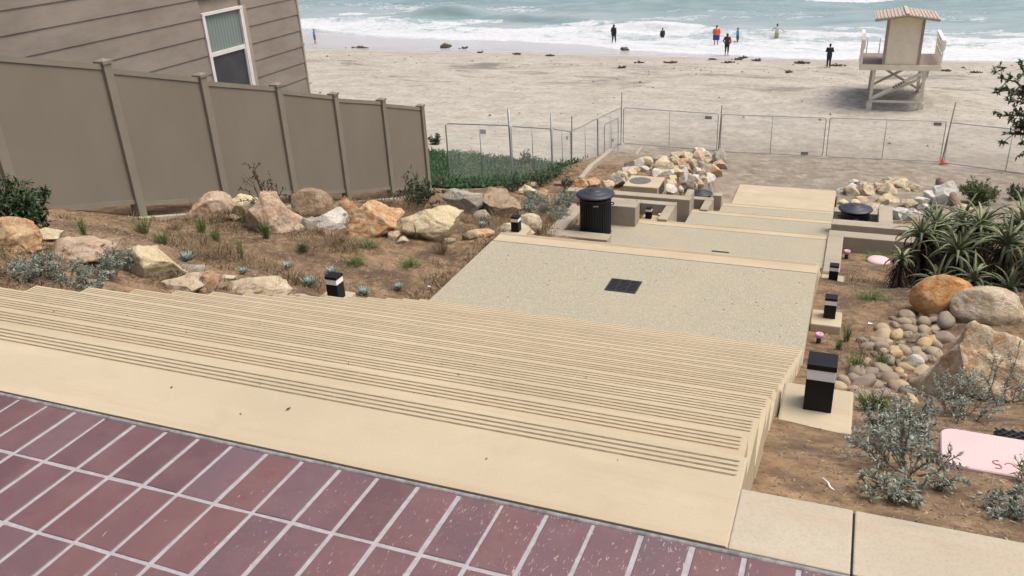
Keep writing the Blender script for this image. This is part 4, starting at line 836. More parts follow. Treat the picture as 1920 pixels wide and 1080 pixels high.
# ---------------------------------------------------------------- rocks
from mathutils import noise as mn
def ico(sub):
    bm = bmesh.new(); bmesh.ops.create_icosphere(bm, subdivisions=sub, radius=1); bm.verts.index_update()
    v = [q.co.copy() for q in bm.verts]; f = [tuple(x.index for x in p.verts) for p in bm.faces]; bm.free(); return v, f
ICO = {s: ico(s) for s in (2, 3, 4, 5)}
SHAPE = {21: dict(skew=.25, taper=.35), 23: dict(taper=.62, skew=-.05), 24: dict(round=1, skew=-.2), 15: dict(skew=-.35, taper=.25), 27: dict(taper=.1), 51: dict(taper=.12, round=1), 53: dict(taper=.02), 52: dict(taper=.15, round=1), 29: dict(taper=.15), 28: dict(taper=.2), 11: dict(taper=.25, skew=-.1), 55: dict(taper=.4), 37: dict(round=1), 54: dict(round=1)}
def rock_mesh(seed, w, d, h, sub=4, taper=0.0, skew=0.0, round=0, rough=.125):
    rn = random.Random(seed); V, Fc = ICO[sub]
    planes = []
    for _ in range(5 if round else 15):
        n = Vector((rn.gauss(0, 1), rn.gauss(0, 1), rn.gauss(.15, .8))).normalized(); planes.append((n, rn.uniform(.74, .92) if round else rn.uniform(.50, .84)))
    off = Vector((rn.uniform(-50, 50), rn.uniform(-50, 50), rn.uniform(-50, 50)))
    out = []
    for q in V:
        p = q.copy()
        for n, o in planes:
            k = p.dot(n) - o
            if k > 0: p -= n * (k * (.92 if round else .985))
        f = mn.fractal(p * 1.5 + off, .9, 2.1, 5) * rough * (.5 if round else 1)
        rg = mn.ridged_multi_fractal(p * 1.9 + off, .9, 2.2, 4, 1.0, 2.0) * .05 * (0.2 if round else 1)
        if sub >= 4: rg += mn.fractal(p * 7 + off, .7, 2.1, 4) * .022
        p = p * (1 + f) - q * rg
        t = (p.z + .9) / 1.8
        p.x = p.x * (1 - taper * t) + skew * t; p.y *= (1 - taper * .7 * t)
        out.append(p)
    xs = [p.x for p in out]; ys = [p.y for p in out]; zs = [p.z for p in out]
    sx = w / (max(xs) - min(xs)); sy = d / (max(ys) - min(ys)); H = h / .80; sz = H / (max(zs) - min(zs)); z0 = min(zs)
    cx = (max(xs) + min(xs)) / 2; cy = (max(ys) + min(ys)) / 2
    m = MB(); m.add([((p.x - cx) * sx, (p.y - cy) * sy, (p.z - z0) * sz - .2 * H) for p in out], Fc, True)
    return m
def ground_min(x, y, r):
    a = np.array([0, 1, 2, 3, 4, 5]) * PI / 3; return float(np.min(ground(x + r * np.cos(a), y + r * np.sin(a))))
for (x, y, w, h, mat, seed, rz, label) in ROCKS:
    kw = SHAPE.get(seed, {}); d = w * (.78 if h > .35 * w else .62)
    a = math.atan2(-x, y); dx, dy = -math.sin(a), math.cos(a)
    k = .38 * d; xx, yy = x + dx * k, y + dy * k
    o = rock_mesh(seed, w * 1.02, d, h * .98, 5 if w > .45 else 4, **kw).build('boulder', M[mat], None, (xx, yy, min(gz(x, y), gz(xx, yy) - .02) - .04 * h))
    o.rotation_euler.z = a + rz * .6
    tag(o, label, 'rock', 'boulders along the garden beds')
for i, (x, y, w) in enumerate(RUBBLE):
    a = math.atan2(-x, y); o = rock_mesh(700 + i, w, w * .8, w * .5, 3).build('small_stone', M[['rock_tan', 'rock_cream', 'rock_grey', 'rock_pink'][i % 4]], None, (x, y, gz(x, y) - .02)); o.rotation_euler.z = a
    tag(o, 'small half-buried stone wedged between the boulders of the left bed', 'rock', 'small stones among the left boulders')
cob = [rock_mesh(900 + i, 1, random.Random(i).uniform(.62, .85), random.Random(i + 50).uniform(.42, .62), 3, round=1, rough=.05).build('cobble', M['cobble']) for i in range(6)]
for o in cob: tag(o, 'rounded brown grey river cobble in the bed right of the bollards, below the orange boulder', 'cobble', 'river cobbles beside the biggest boulder')
rn = random.Random(8)
for i, (x, y, w) in enumerate(COBBLES):
    o = cob[i] if i < 6 else cob[i % 6].copy()
    if i >= 6: col.objects.link(o)
    s = w * rn.choice((.62, .8, .95, 1.1, 1.3)); o.location = (x, y, gz(x, y) + s * rn.uniform(-.20, .03)); o.scale = (s * rn.uniform(.8, 1.2), s, s * rn.uniform(.75, 1.1)); o.rotation_euler = (rn.uniform(-.3, .3), rn.uniform(-.3, .3), rn.uniform(0, 6.28))
def pile(lst, label, group, name, mats, seed):
    rn = random.Random(seed)
    pr = [rock_mesh(seed * 10 + i, 1, rn.uniform(.7, .95), rn.uniform(.55, .8), 4).build(name, M[mt]) for i, mt in enumerate(mats)]
    for i, (x, y, w) in enumerate(lst):
        k = i if i < len(pr) else rn.randrange(len(pr)); o = pr[k] if i < len(pr) else pr[k].copy()
        if i >= len(pr): col.objects.link(o)
        s = w * rn.uniform(.72, 1.05); o.location = (x, y, gz(x, y) - .02 + s * rn.uniform(-.16, .0)); o.scale = (s * 1.1, s, s * rn.uniform(.75, 1.0)); o.rotation_euler = (rn.uniform(-.25, .25), rn.uniform(-.25, .25), rn.uniform(0, 6.28)); tag(o, ADJ[mats[k]] + label, 'rock', group)
ADJ = dict(rock_cream='cream ', rock_white='white ', rock_pink='pinkish ', rock_yellow='pale yellow ', rock_orange='orange ', rock_grey='grey ')
MT = ['rock_cream', 'rock_white', 'rock_cream', 'rock_yellow', 'rock_pink', 'rock_cream', 'rock_white', 'rock_grey', 'rock_cream', 'rock_yellow', 'rock_orange', 'rock_white']
pile(RIPRAP_LEFT, 'angular rock in the loose pile around the square catch basin', 'pale rocks piled round the catch basin', 'pile_rock', MT, 31)
pile(RIPRAP_RIGHT, 'rock in the sand right of the tan slab, behind the right-hand bin', 'pale rocks right of the tan slab', 'pile_rock', MT, 37)

# ---------------------------------------------------------------- plants
class Leaves(MB):
    def __init__(s): super().__init__(); s.tone = []
    def leaf(s, p, d, n, L, W, tone, bend=.25, fold=.25):
        """6-vertex leaf: folded along the midrib and bent downwards towards the tip"""
        d = d.normalized(); side = d.cross(n)
        side = side.normalized() if side.length > 1e-4 else d.orthogonal().normalized(); n = side.cross(d)
        a = p; b = p + d * L * .5 + n * L * bend * .3; c = p + d * L - n * L * bend * .35
        l = p + d * L * .45 + side * W * .5 + n * W * fold; r = p + d * L * .45 - side * W * .5 + n * W * fold
        s.add([a, l, c, r, b], [(0, 4, 1), (4, 2, 1), (0, 3, 4), (4, 3, 2)]); s.tone += [tone] * 4
    def blade(s, pts, ws, n, tone, thick=0.0):
        """strap leaf along pts with widths ws, V-shaped in section"""
        o = []; K = len(pts)
        for i, p in enumerate(pts):
            d = (pts[min(i + 1, K - 1)] - pts[max(i - 1, 0)]).normalized(); side = d.cross(n)
            side = side.normalized() if side.length > 1e-4 else d.orthogonal().normalized(); u = side.cross(d)
            o += [p - side * ws[i] * .5 + u * (ws[i] * .22), p - u * thick * (1 - i / K), p + side * ws[i] * .5 + u * (ws[i] * .22)]
        f = []
        for i in range(K - 1):
            a = i * 3; b = a + 3; f += [(a, a + 1, b + 1, b), (a + 1, a + 2, b + 2, b + 1)]
            if thick: f += [(a, b, b + 2, a + 2)]
        s.add(o, f, True); s.tone += [tone] * len(f)
    def build(s, name, mat, parent=None, loc=(0, 0, 0)):
        o = super().build(name, mat, parent, loc)
        t = o.data.attributes.new('tone', 'FLOAT', 'FACE'); t.data.foreach_set('value', [min(1, max(0, q)) for q in s.tone]); return o
def rdir(rn, up=.3):
    v = Vector((rn.gauss(0, 1), rn.gauss(0, 1), rn.gauss(0, 1))).normalized(); v.z += up; return v.normalized()
def shrub(name, label, x, y, w, h, mat, stem, seed, n=14, br=3, L=.045, W=.018, per=9, group=None, z=None, upright=.6, cat='shrub', lift=0.0, tonev=.25, base_r=.12, root=None):
    rn = random.Random(seed); t = root or empty(name, (x, y, gz(x, y) if z is None else z), 0, label, cat, group)
    S = MB(); Lf = Leaves()
    for i in range(n):
        a = rn.uniform(0, 2 * PI); rr = (rn.random() ** .6) * w * .5; hh = h * (rn.uniform(.55, 1.0) if rn.random() < .75 else rn.uniform(.3, .6)) * (1 - .35 * (rr / (w * .5)) ** 2)
        b = Vector((math.cos(a), math.sin(a), 0)); p0 = b * rr * base_r; p0.z = lift - .02; p3 = b * rr; p3.z = hh
        p1 = p0 + Vector((0, 0, hh * upright * .5)) + b * rr * .25; p2 = p0.lerp(p3, .7) + Vector((rn.gauss(0, w * .04), rn.gauss(0, w * .04), hh * .08))
        pts = [p0, p1, p2, p3]; S.tube(pts, [w * .012 + .002, w * .009 + .0015, w * .006 + .001, .0012], 5)
        tw = [pts]
        for k in range(br):
            q = p1.lerp(p3, rn.uniform(.0, .8)); e = q + (rdir(rn, .5) + b * .5).normalized() * rn.uniform(.15, .32) * max(w, h) * .6
            e.z = max(e.z, .02); S.tube([q, q.lerp(e, .5) + Vector((0, 0, .01)), e], [w * .005 + .001, w * .004 + .001, .001], 4); tw.append([q, q.lerp(e, .5), e])
        for pp in tw:
            for k in range(per):
                u = rn.uniform(.25, 1.0) ** .8 * (len(pp) - 1); j = min(int(u), len(pp) - 2); q = pp[j].lerp(pp[j + 1], u - j); ax = (pp[j + 1] - pp[j]).normalized()
                d = (rdir(rn, .1) * .9 + ax * .7).normalized(); tn = .5 + rn.gauss(0, tonev) * .6 + (q.z / max(h, .01) - .55) * .35
                Lf.leaf(q, d, (rdir(rn, .9) + Vector((0, 0, .6))).normalized(), L * rn.uniform(.7, 1.25), W * rn.uniform(.75, 1.2), tn)
    S.build('stems', M[stem], t); Lf.build('foliage', M[mat], t); return t
BL = [('dense dark green shrub at the left edge, against the vinyl fence', 'leaf_dark', 'dry_stem', dict(n=44, br=5, L=.06, W=.026, per=13)),
 ('slim reddish-leaved shrub behind the tall pointed boulder, against the fence', 'leaf_reddish', 'red_stem', dict(n=13, br=2, L=.045, W=.02, per=9, upright=1.2, lift=.0)),
 ('dark green bushy shrub near the far fence end, behind the cream yellow boulder', 'leaf_dark', 'dry_stem', dict(n=22, br=4, L=.07, W=.028, per=11)),
 ('small round dark shrub between the tan boulder and the ice plant', 'leaf_dark', 'dry_stem', dict(n=14, br=3, L=.06, W=.025, per=12)),
 ('narrow dark green sapling left of the rocks behind the largest trash bin', 'leaf_dark', 'dry_stem', dict(n=9, br=3, L=.06, W=.025, per=12, upright=1.2)),
 ('low dark shrub at the lower edge of the ice plant below the bent-foot post', 'leaf_dark', 'dry_stem', dict(n=16, br=3, L=.07, W=.028, per=12)),
 ('rounded yellow-green bush growing in the sand beyond the driftwood log', 'leaf_bush', 'dry_stem', dict(n=60, br=3, L=.12, W=.03, per=14, upright=.8)),
 ('dark leafy bush at the right edge beyond the yellow-green bush', 'leaf_dark', 'dry_stem', dict(n=22, br=3, L=.10, W=.035, per=11)),
 ('greyish shrub in the corner at the end of the vinyl fence', 'leaf_olive', 'red_stem', dict(n=12, br=3, L=.05, W=.02, per=8)),
 ('small round bush poking out of the ice plant behind the chain-link fence', 'leaf_olive', 'dry_stem', dict(n=16, br=3, L=.10, W=.03, per=10)),
 ('dark bush right behind the end post of the vinyl fence at the sand', 'leaf_dark', 'dry_stem', dict(n=16, br=3, L=.12, W=.04, per=11)),
 None,
 ('dark green twiggy shrub between the white rocks and the aloes', 'leaf_dark', 'dry_stem', dict(n=14, br=3, L=.09, W=.03, per=11))]
for i, ((x, y, w, h), b) in enumerate(zip(BUSH, BL)):
    if not b: continue
    if i in (3, 4, 5, 2): w *= 1.35; h *= 1.25
    k = .3 * w; r = math.hypot(x, y)
    if i == 0: w, h = .62, .60
    if i == 1: x, y, h = -7.3, 9.0, 1.0; w = .6
    shrub('shrub', b[0], x + x / r * k, y + y / r * k, w, h, b[1], b[2], 300 + i, **b[3])
def tuft(label, x, y, w, h, seed, mat='leaf_grass', n=46, group='small green upright plants in the soil beds', cat='plant', stiff=.75, wd=.006, name='grass_tuft'):
    rn = random.Random(seed); Lf = Leaves()
    for i in range(n):
        a = rn.uniform(0, 2 * PI); r = rn.random() ** .7 * w * .5; b = Vector((math.cos(a), math.sin(a), 0)); hh = h * rn.uniform(.45, 1.05)
        p0 = b * r * .35; p0.z = -.01; p2 = b * r * rn.uniform(.7, 1.25); p2.z = hh * rn.uniform(stiff, 1); p1 = p0.lerp(p2, .5) + Vector((0, 0, hh * .16))
        Lf.blade([p0, p1, p2], [wd, wd * .9, wd * .15], Vector((b.y, -b.x, .3)).cross(Vector((0, 0, 1))) + Vector((0, 0, .4)), .45 + rn.gauss(0, .2))
        for k in range(2):
            q = p0.lerp(p2, rn.uniform(.3, .95)); Lf.leaf(q, rdir(rn, .6), rdir(rn, .8), rn.uniform(.025, .045), wd * 1.1, .5 + rn.gauss(0, .2))
    return tag(Lf.build(name, M[mat], None, (x, y, gz(x, y))), label, cat, group)
TL = ['thin upright green plant in front of the mow strip, right of the dark shrub', 'bushy bright green plant below the first fence post right of the dark shrub', 'small green plant in the soil right behind the pale yellow boulder', 'green plant at the left foot of the peaked peach boulder', 'low green plant in front of the peaked peach boulder', 'single thin green shoot in bare soil below the peaked boulder', 'tall feathery green plant in front of the tall pointed boulder', 'small olive plant in the soil below the white rock', 'green plant growing over the corner of the middle right bollard pad', 'tiny green sprout below the middle right bollard pad', 'green leafy plant right of the nearest bollard, at the cobbles', 'small green plant among the cobbles', 'low wide green plant between the peaked and the pointed boulder']
for i, ((x, y, w, h), l) in enumerate(zip(TUFT, TL)): tuft(l, x, y, w * 1.5, h, 400 + i, ['leaf_grass', 'leaf_olive'][i in (7, 12)], 44 if w < .12 else 90, stiff=.5, wd=.005)
GL = ['flat bright green mat in the middle of the left soil bed', 'flat bright green mat nearest the first landing in the left bed', 'olive green mat in the soil below the rust patched boulder', 'green mat in the right bed below the pink round lid', 'green mat right of the middle right bollard', 'dark green low mat right of the nearest bollard pad']
for i, ((x, y, w, h), l) in enumerate(zip(GREENMAT, GL)): tuft(l, x, y, w * 1.4, h * .9, 430 + i, 'leaf_bush' if i == 5 else 'leaf_grass', 150, 'low green mats in the soil beds', 'ground plant', .35, .005, 'mat_plant')
DL = ['dry brown tuft at the foot of the rust patched boulder', 'dry reddish tuft in front of the cream yellow boulder', 'dry brown plant below the right end of the cream yellow boulder', 'dry sparse plant below the white rock', 'dry grass left of the trash bin curb', 'dry low weeds left of the peaked peach boulder', 'dry sparse weeds under the small grey rock', 'dry weeds on the long peach boulder']
for i, ((x, y, w, h), l) in enumerate(zip(DRY, DL)): tuft(l, x, y, w * 1.2, h, 450 + i, 'leaf_dry', 80, 'dry brown plants in the soil beds', 'dry plant', .6, .0045, 'dry_plant')
tuft('yellow-green grass tuft leaning over the pink rectangular lid', .715, 2.85, .13, .13, 470, 'leaf_grass', 60, None, 'plant', .5, .005)
tuft('wispy grey green grass in the walled planter left of the second landing', -3.95, 16.4, .5, .55, 471, 'leaf_olive', 60, None, 'plant', .6, .008)
def agave(label, x, y, r, seed):
    rn = random.Random(seed); Lf = Leaves(); n = 26
    for i in range(n):
        a = i * 2.39996 + rn.uniform(-.15, .15); u = i / n; el = .2 + 1.15 * u; Lr = r * (1.0 - .45 * u) * rn.uniform(.9, 1.08)
        b = Vector((math.cos(a), math.sin(a), 0)); pts = []; ws = []
        for k in range(5):
            s_ = k / 4; e = el + .35 * s_ * (1 - u); pts.append(b * (Lr * s_ * math.cos(e) + .008) + Vector((0, 0, .012 + Lr * s_ * math.sin(e)))); ws.append(r * .34 * (.55 + 1.1 * s_ - 1.62 * s_ * s_ if s_ < .99 else .02))
        Lf.blade(pts, ws, Vector((0, 0, 1)) * (1.2 - u) + -b * u, .30 + .45 * u + rn.gauss(0, .12), r * .035)
    return tag(Lf.build('agave', M['leaf_agave'], None, (x, y, gz(x, y) + .005)), label, 'agave', 'small pale blue-green agaves in the soil beds')
AL = ['pale agave right behind the top of the pale yellow boulder', 'pale agave alone in the middle of the left bed, between two boulders and the bollard', 'small pale agave left of the cream rock ledge', 'pale agave left of the bollard, closest to the cream ledge', 'pale agave directly behind the bollard with the white band', 'largest pale agave, right of the bollard with the white band at the stairs edge', 'small star-shaped blue agave between the bollard and the first landing', 'tiny agave under the grey layered boulder, left of the far bollard', 'tiny agave in the shade right of the cream yellow boulder', 'tiny agave among the cobbles beside the largest boulder']
for i, ((x, y, w, h), l) in enumerate(zip(AGAVE, AL)): agave(l, x, y, w * .62, 500 + i)
def silver(label, x, y, w, h, seed, n=12, group='silver-grey leafy shrubs', L=.03, lean=None, dense=1.0, dead=.0, shoot=0):
    """straggling stems, leaves set in close whorls towards each tip"""
    rn = random.Random(seed); t = empty('silver_shrub', (x, y, gz(x, y)), 0, label, 'shrub', group); S = MB(); Lf = Leaves()
    for i in range(n + (3 if shoot else 0)):
        a = rn.uniform(0, 2 * PI); b = Vector((math.cos(a), math.sin(a), 0)); rr = w * .5 * rn.uniform(.25, 1.1); hh = h * rn.uniform(.35, 1.0)
        if i >= n: rr = w * .12; hh = shoot * (1, .75, .6)[i - n]
        p0 = b * rr * .15 + Vector((0, 0, -.01)); p3 = b * rr + Vector((0, 0, hh)); p1 = p0 + b * rr * .45 + Vector((0, 0, hh * .25)); p2 = p0.lerp(p3, .72) + Vector((rn.gauss(0, .02), rn.gauss(0, .02), 0))
        br = [[p0, p1, p2, p3]]
        for k in range(rn.randint(2, 4)):
            q = p1.lerp(p2, rn.random()); e = q + (b * .5 + rdir(rn, .8)).normalized() * rn.uniform(.25, .5) * h; e.z = max(e.z, .03); br.append([q, q.lerp(e, .5) + Vector((rn.gauss(0, .008), rn.gauss(0, .008), .008)), e])
        for bi, pp in enumerate(br):
            S.tube(pp, [.0032 if bi == 0 else .002] * (len(pp) - 1) + [.0011], 4)
            ln = sum((pp[j + 1] - pp[j]).length for j in range(len(pp) - 1)); nodes = max(4, int(ln / .011 * dense))
            for k in range(nodes):
                u = (.22 + .78 * (k + 1) / nodes) * (len(pp) - 1); j = min(int(u), len(pp) - 2); q = pp[j].lerp(pp[j + 1], min(1, u - j)); ax = (pp[j + 1] - pp[j]).normalized(); tip = u / (len(pp) - 1)
                for c in range(rn.choice((2, 2, 3)) if tip < .92 else 4):
                    d = (rdir(rn, 0) + ax * (.35 + .8 * (tip > .9))).normalized(); Lf.leaf(q, d, rdir(rn, .6), L * rn.uniform(.6, 1.2) * (1.1 - .25 * tip), L * .27 * rn.uniform(.8, 1.2), (.45 if rn.random() > dead else .0) + rn.gauss(0, .2) + .22 * (tip > .85), .4)
    S.build('stems', M['dry_stem'], t); Lf.build('foliage', M['leaf_silver'], t); return t
SL = ['silver shrub at the top of the stairs, in front of the long peach boulder', 'silver shrub behind the second step corner at the top left of the stairs', 'silver shrub right below the long peach boulder', 'silver shrub between the long peach boulder and the pale yellow one', 'low silver twigs hanging over the left edge of the stairs', 'small silver shrub on the rust-red boulder at the left edge', 'silver shrub at the left edge of the photo, lowest of the group']
for i, ((x, y, w, h), l) in enumerate(zip(SILVERL, SL)): silver(l, x + x / math.hypot(x, y) * .08, y + .10, w * 1.1, h * .95, 520 + i, 16, L=.03, dead=.25)
SM = ['grey-green shrub left of the largest trash bin', 'grey-green shrub behind the curb, left of the largest bin lid', 'grey-green shrub right of the big tan boulder', 'grey-green low shrub beside the outer curb of the largest bin', 'tiny grey-green shrub right of the big tan boulder foot']
for i, ((x, y, w, h), l) in enumerate(zip(SILVERM, SM)): silver(l, x - .06, y + .2, w, h, 540 + i, 22, 'grey-green shrubs left of the largest bin', .045, dense=.55)
SILVERR[2] = (.33, 3.22, .24, .20)
SR = ['large silver shrub with a tall upright shoot at the corner of the kerb', 'silver shrub left of the big one, right beside the bare soil by the stairs', 'silver shrub growing against the pink rectangular lid', 'silver shrub climbing in front of the largest boulder', 'silver shrub right of the largest boulder foot at the photo edge', 'small silver shrub right of the nearest bollard pad', 'silver shrub at the bottom right corner behind the kerb', 'small silver sprigs hanging over the kerb joint']
for i, ((x, y, w, h), l) in enumerate(zip(SILVERR, SR)):
    k = .12
    silver(l, x + .03, y + k, w * 1.15, h * (.55 if i < 3 else .8), 560 + i, 13 if w > .22 else 9, 'silver shrubs right of the stairs', .028, dense=.8, shoot=(.30 if i == 0 else 0))
# aloes
def aloe(label, hx, hy, hz, r, seed, n=26, tilt=(0, 0)):
    hz -= .17; n = int(n * 1.15)
    rn = random.Random(seed); g = gz(hx, hy); t = empty('aloe', (hx, hy, g), 0, label, 'aloe', 'aloes on the right slope'); H = hz - g
    m = MB(); m.tube([(rn.uniform(-.1, .1), rn.uniform(-.1, .1), -.1), (0, 0, H * .5), (0, 0, H)], [.05, .045, .035], 8); m.build('trunk', M['bark'], t)
    Lf = Leaves(); D = Leaves(); ax = Vector((tilt[0], tilt[1], 1)).normalized()
    for i in range(n):
        a = i * 2.39996 + rn.uniform(-.2, .2); u = i / n; el = -.10 + 1.25 * u + rn.uniform(-.12, .12); Lr = r * rn.uniform(.85, 1.3) * (1.12 - .25 * u)
        b = Vector((math.cos(a), math.sin(a), 0)); pts = [Vector((0, 0, H))]; ws = [.052]; e = el + .45
        for k in range(1, 7):
            s_ = k / 6; e -= (.17 + .26 * (1 - u)) * rn.uniform(.6, 1.5); pts.append(pts[-1] + (b * math.cos(e) + Vector((0, 0, math.sin(e))) + ax * .12) * Lr / 6); ws.append(.064 * (1 - s_) ** .7 + .002)
        Lf.blade(pts, ws, Vector((0, 0, 1)), .5 + rn.gauss(0, .2) - .25 * (u < .2), .010)
    for i in range(int(n * 8)):
        a = rn.uniform(0, 2 * PI); b = Vector((math.cos(a), math.sin(a), 0)); z0 = H * rn.uniform(.2, .98); pts = [Vector((0, 0, z0)) + b * .03]; Lr = min(r * rn.uniform(.7, 1.2), z0 + .12); e = rn.uniform(-.7, .35); ws = [.03]
        for k in range(1, 5):
            e = max(-1.5, e - rn.uniform(.25, .6)); pts.append(pts[-1] + (b * math.cos(e) + Vector((rn.gauss(0, .1), rn.gauss(0, .1), math.sin(e)))) * Lr / 4); ws.append(.03 * (1 - k / 4.3))
        D.blade(pts, ws, Vector((0, 0, 1)), rn.gauss(.4, .28))
    Lf.build('leaves', M['leaf_aloe'], t); D.build('dead_leaves', M['leaf_dead'], t); return t
aloe('tall aloe leftmost of the main group, head level with the right-hand walls', 1.03, 12.05, -3.12, .48, 601, 26)
aloe('aloe with long leaves in the middle of the group, right of the leftmost tall one', 1.46, 11.7, -3.18, .52, 602, 28)
aloe('aloe at the right edge with a thick skirt of dead leaves', 2.02, 11.75, -3.02, .56, 603, 30)
aloe('bluish upright aloe at the back of the group', 1.93, 13.1, -3.35, .46, 604, 22)
aloe('small aloe on the left flank of the group beside the pink round lid', .80, 11.45, -3.24, .26, 605, 14)
aloe('small low aloe left of the bright orange boulder', .97, 10.25, -3.36, .24, 606, 12)
aloe('low aloe just above the bright orange boulder', 1.62, 11.1, -3.28, .40, 607, 18)
aloe('far aloe at the right edge near the driftwood log', 2.5, 14.1, -3.6, .5, 608, 24)
aloe('green aloe at the back between the driftwood rock and the group', 1.5, 13.6, -3.62, .42, 609, 22)
aloe('aloe at the right edge above the cream boulder', 2.35, 11.2, -2.95, .55, 610, 28)
for hx_, hy_, hz_, r_, sd in ((1.22, 12.3, -3.08, .50, 621), (1.75, 12.25, -3.02, .54, 622), (2.3, 12.6, -3.05, .52, 623), (2.02, 11.05, -3.36, .44, 624), (1.62, 12.95, -3.2, .48, 625), (1.24, 11.35, -3.48, .38, 626)):
    aloe('aloe packed in the middle of the dense group behind the bright orange boulder', hx_, hy_, hz_, r_, sd, 22)
# leafy tree reaching in at the right edge
def tree(label, x, y, seed, lean=-.86):
    rn = random.Random(seed); g = gz(x, y); t = empty('tree', (x, y, g), 0, label, 'tree'); S = MB(); Lf = Leaves()
    S.tube([(0, 0, -.2), (.03, 0, .6), (lean * .25, .05, 1.3), (lean, .0, 2.45)], [.075, .06, .045, .03], 10); S.build('trunk', M['bark'], t); S = MB()
    ends = []
    for i in range(54):
        a = rn.uniform(0, 2 * PI); z0 = rn.uniform(1.55, 2.5); L = rn.uniform(.3, .52); el = rn.uniform(-.15, 1.0); d = Vector((math.cos(a) * math.cos(el), math.sin(a) * math.cos(el), math.sin(el)))
        p0 = Vector((lean * (.25 + .75 * (z0 - 1.3) / 1.15), .02, z0)); p2 = p0 + d * L; p1 = p0.lerp(p2, .5) + Vector((0, 0, .05)); S.tube([p0, p1, p2], [.016, .011, .006], 6); ends.append((p0, p1, p2))
        for k in range(4):
            q = p1.lerp(p2, rn.random()); e = q + rdir(rn, .2) * rn.uniform(.10, .2); S.tube([q, e], [.005, .003], 4); ends.append((q, q.lerp(e, .5), e))
    for (a, b, c) in ends:
        for k in range(11):
            u = rn.uniform(.3, 1); q = b.lerp(c, u); d = rdir(rn, .0); Lf.leaf(q, (d + (c - a).normalized() * .7), rdir(rn, .9), rn.uniform(.045, .075), rn.uniform(.022, .032), .42 + rn.gauss(0, .2))
    S.build('branches', M['bark'], t); Lf.build('crown', M['leaf_dark'], t)
tree('dark leafy small tree reaching into the photo at the right edge above the fence', 2.62, 11.0, 71)
# ice plant
def iceplant():
    rn = np.random.default_rng(6); poly = [(-28, 37), (-16.7, 36.4), (-14.7, 35.8), (-12.6, 35.6), (-11.0, 34.5), (-9.6, 30), (-8.5, 26.6), (-8.1, 24.2), (-8.4, 22.9), (-9.3, 22.2), (-9.4, 17.5), (-9.0, 16.6), (-8.75, 16.0), (-28, 15)]
    def inside(x, y):
        c = np.zeros_like(x, bool)
        for i in range(len(poly)):
            (x1, y1), (x2, y2) = poly[i - 1], poly[i]; k = ((y1 > y) != (y2 > y)); c ^= k & (x < (x2 - x1) * (y - y1) / ((y2 - y1) if y2 != y1 else 1e-9) + x1)
        return c
    Lf = Leaves(); N_ = 60000
    x = rn.uniform(-22, -8, N_); y = rn.uniform(15.5, 37, N_); k = inside(x + rn.normal(0, .18, N_), y + rn.normal(0, .18, N_)) & ((x > -8.5 - (y - 15) * .55)); x = x[k]; y = y[k]; z = ground(x, y)
    cl = vnoise(x * 1.7, y * 1.7, 50); hum = .10 + .22 * cl
    n = len(x); a = rn.uniform(0, 2 * PI, n); el = rn.uniform(.25, 1.45, n); L = rn.uniform(.09, .19, n); h0 = hum * rn.uniform(.2, 1, n); w = .035
    for i in range(n):
        p = Vector((x[i], y[i], z[i] + h0[i] - .02)); d = Vector((math.cos(a[i]) * math.cos(el[i]), math.sin(a[i]) * math.cos(el[i]), math.sin(el[i]))); s = d.orthogonal().normalized() * w; u = d.cross(s)
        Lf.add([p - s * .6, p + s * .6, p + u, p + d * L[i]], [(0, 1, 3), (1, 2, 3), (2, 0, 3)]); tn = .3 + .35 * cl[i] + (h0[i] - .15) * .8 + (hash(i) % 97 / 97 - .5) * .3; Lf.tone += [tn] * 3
    # the matted stems underneath
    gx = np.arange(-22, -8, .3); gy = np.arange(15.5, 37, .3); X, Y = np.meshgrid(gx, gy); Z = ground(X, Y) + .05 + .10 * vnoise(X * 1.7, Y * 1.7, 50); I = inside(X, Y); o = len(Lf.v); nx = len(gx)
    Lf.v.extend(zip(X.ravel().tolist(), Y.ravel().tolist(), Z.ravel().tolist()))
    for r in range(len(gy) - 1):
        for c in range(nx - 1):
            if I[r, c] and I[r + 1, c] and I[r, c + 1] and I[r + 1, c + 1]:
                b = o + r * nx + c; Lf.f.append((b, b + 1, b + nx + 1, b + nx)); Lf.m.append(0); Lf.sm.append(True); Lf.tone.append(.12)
    tag(Lf.build('ice_plant', M['leaf_ice']), 'dense dark green ice plant covering the slope beside the vinyl fence end', 'ground cover', None, 'stuff')
iceplant()
# mulch, twigs and pebbles on the beds
def litter():
    rn = np.random.default_rng(9); Lf = Leaves()
    for (xa, xb, ya, yb, n, big) in ((-8.4, -4.27, 3, 16, 34000, 1), (-.12, 2.2, 1.7, 6, 11000, .5), (-.12, 2.4, 6, 15, 8000, 1)):
        x = rn.uniform(xa, xb, n); y = rn.uniform(ya, yb, n); keep = (fbm(x * 1.4, y * 1.4, 3, 61) > .42) | (rn.random(n) < .3); x = x[keep]; y = y[keep]; z = ground(x, y)
        for i in range(len(x)):
            a = rn.uniform(0, 2 * PI); straw = rn.random() < .35; L = (rn.uniform(.015, .045) if straw else rn.uniform(.004, .015)) * big; w = (rn.uniform(.0015, .003) if straw else rn.uniform(.004, .010)) * big; t = rn.uniform(-.2, .5)
            c, s = math.cos(a), math.sin(a); p = Vector((x[i], y[i], z[i] + .002)); d = Vector((c, s, t)) * L; e = Vector((-s, c, rn.uniform(-.3, .3))) * w; u = Vector((0, 0, w * .7))
            Lf.add([p - d - e, p - d + e, p + d + e * .6, p + d - e * .6, p + u], [(0, 1, 4), (1, 2, 4), (2, 3, 4), (3, 0, 4)]); Lf.tone += [float(rn.beta(3, 1.4) if straw else rn.beta(1.7, 1.7) if big == 1 else rn.beta(2.6, 1.5))] * 4
    tag(Lf.build('soil_litter', M['litter']), 'scattered mulch chips and small pebbles on the brown soil beds', 'mulch', None, 'stuff')
litter()
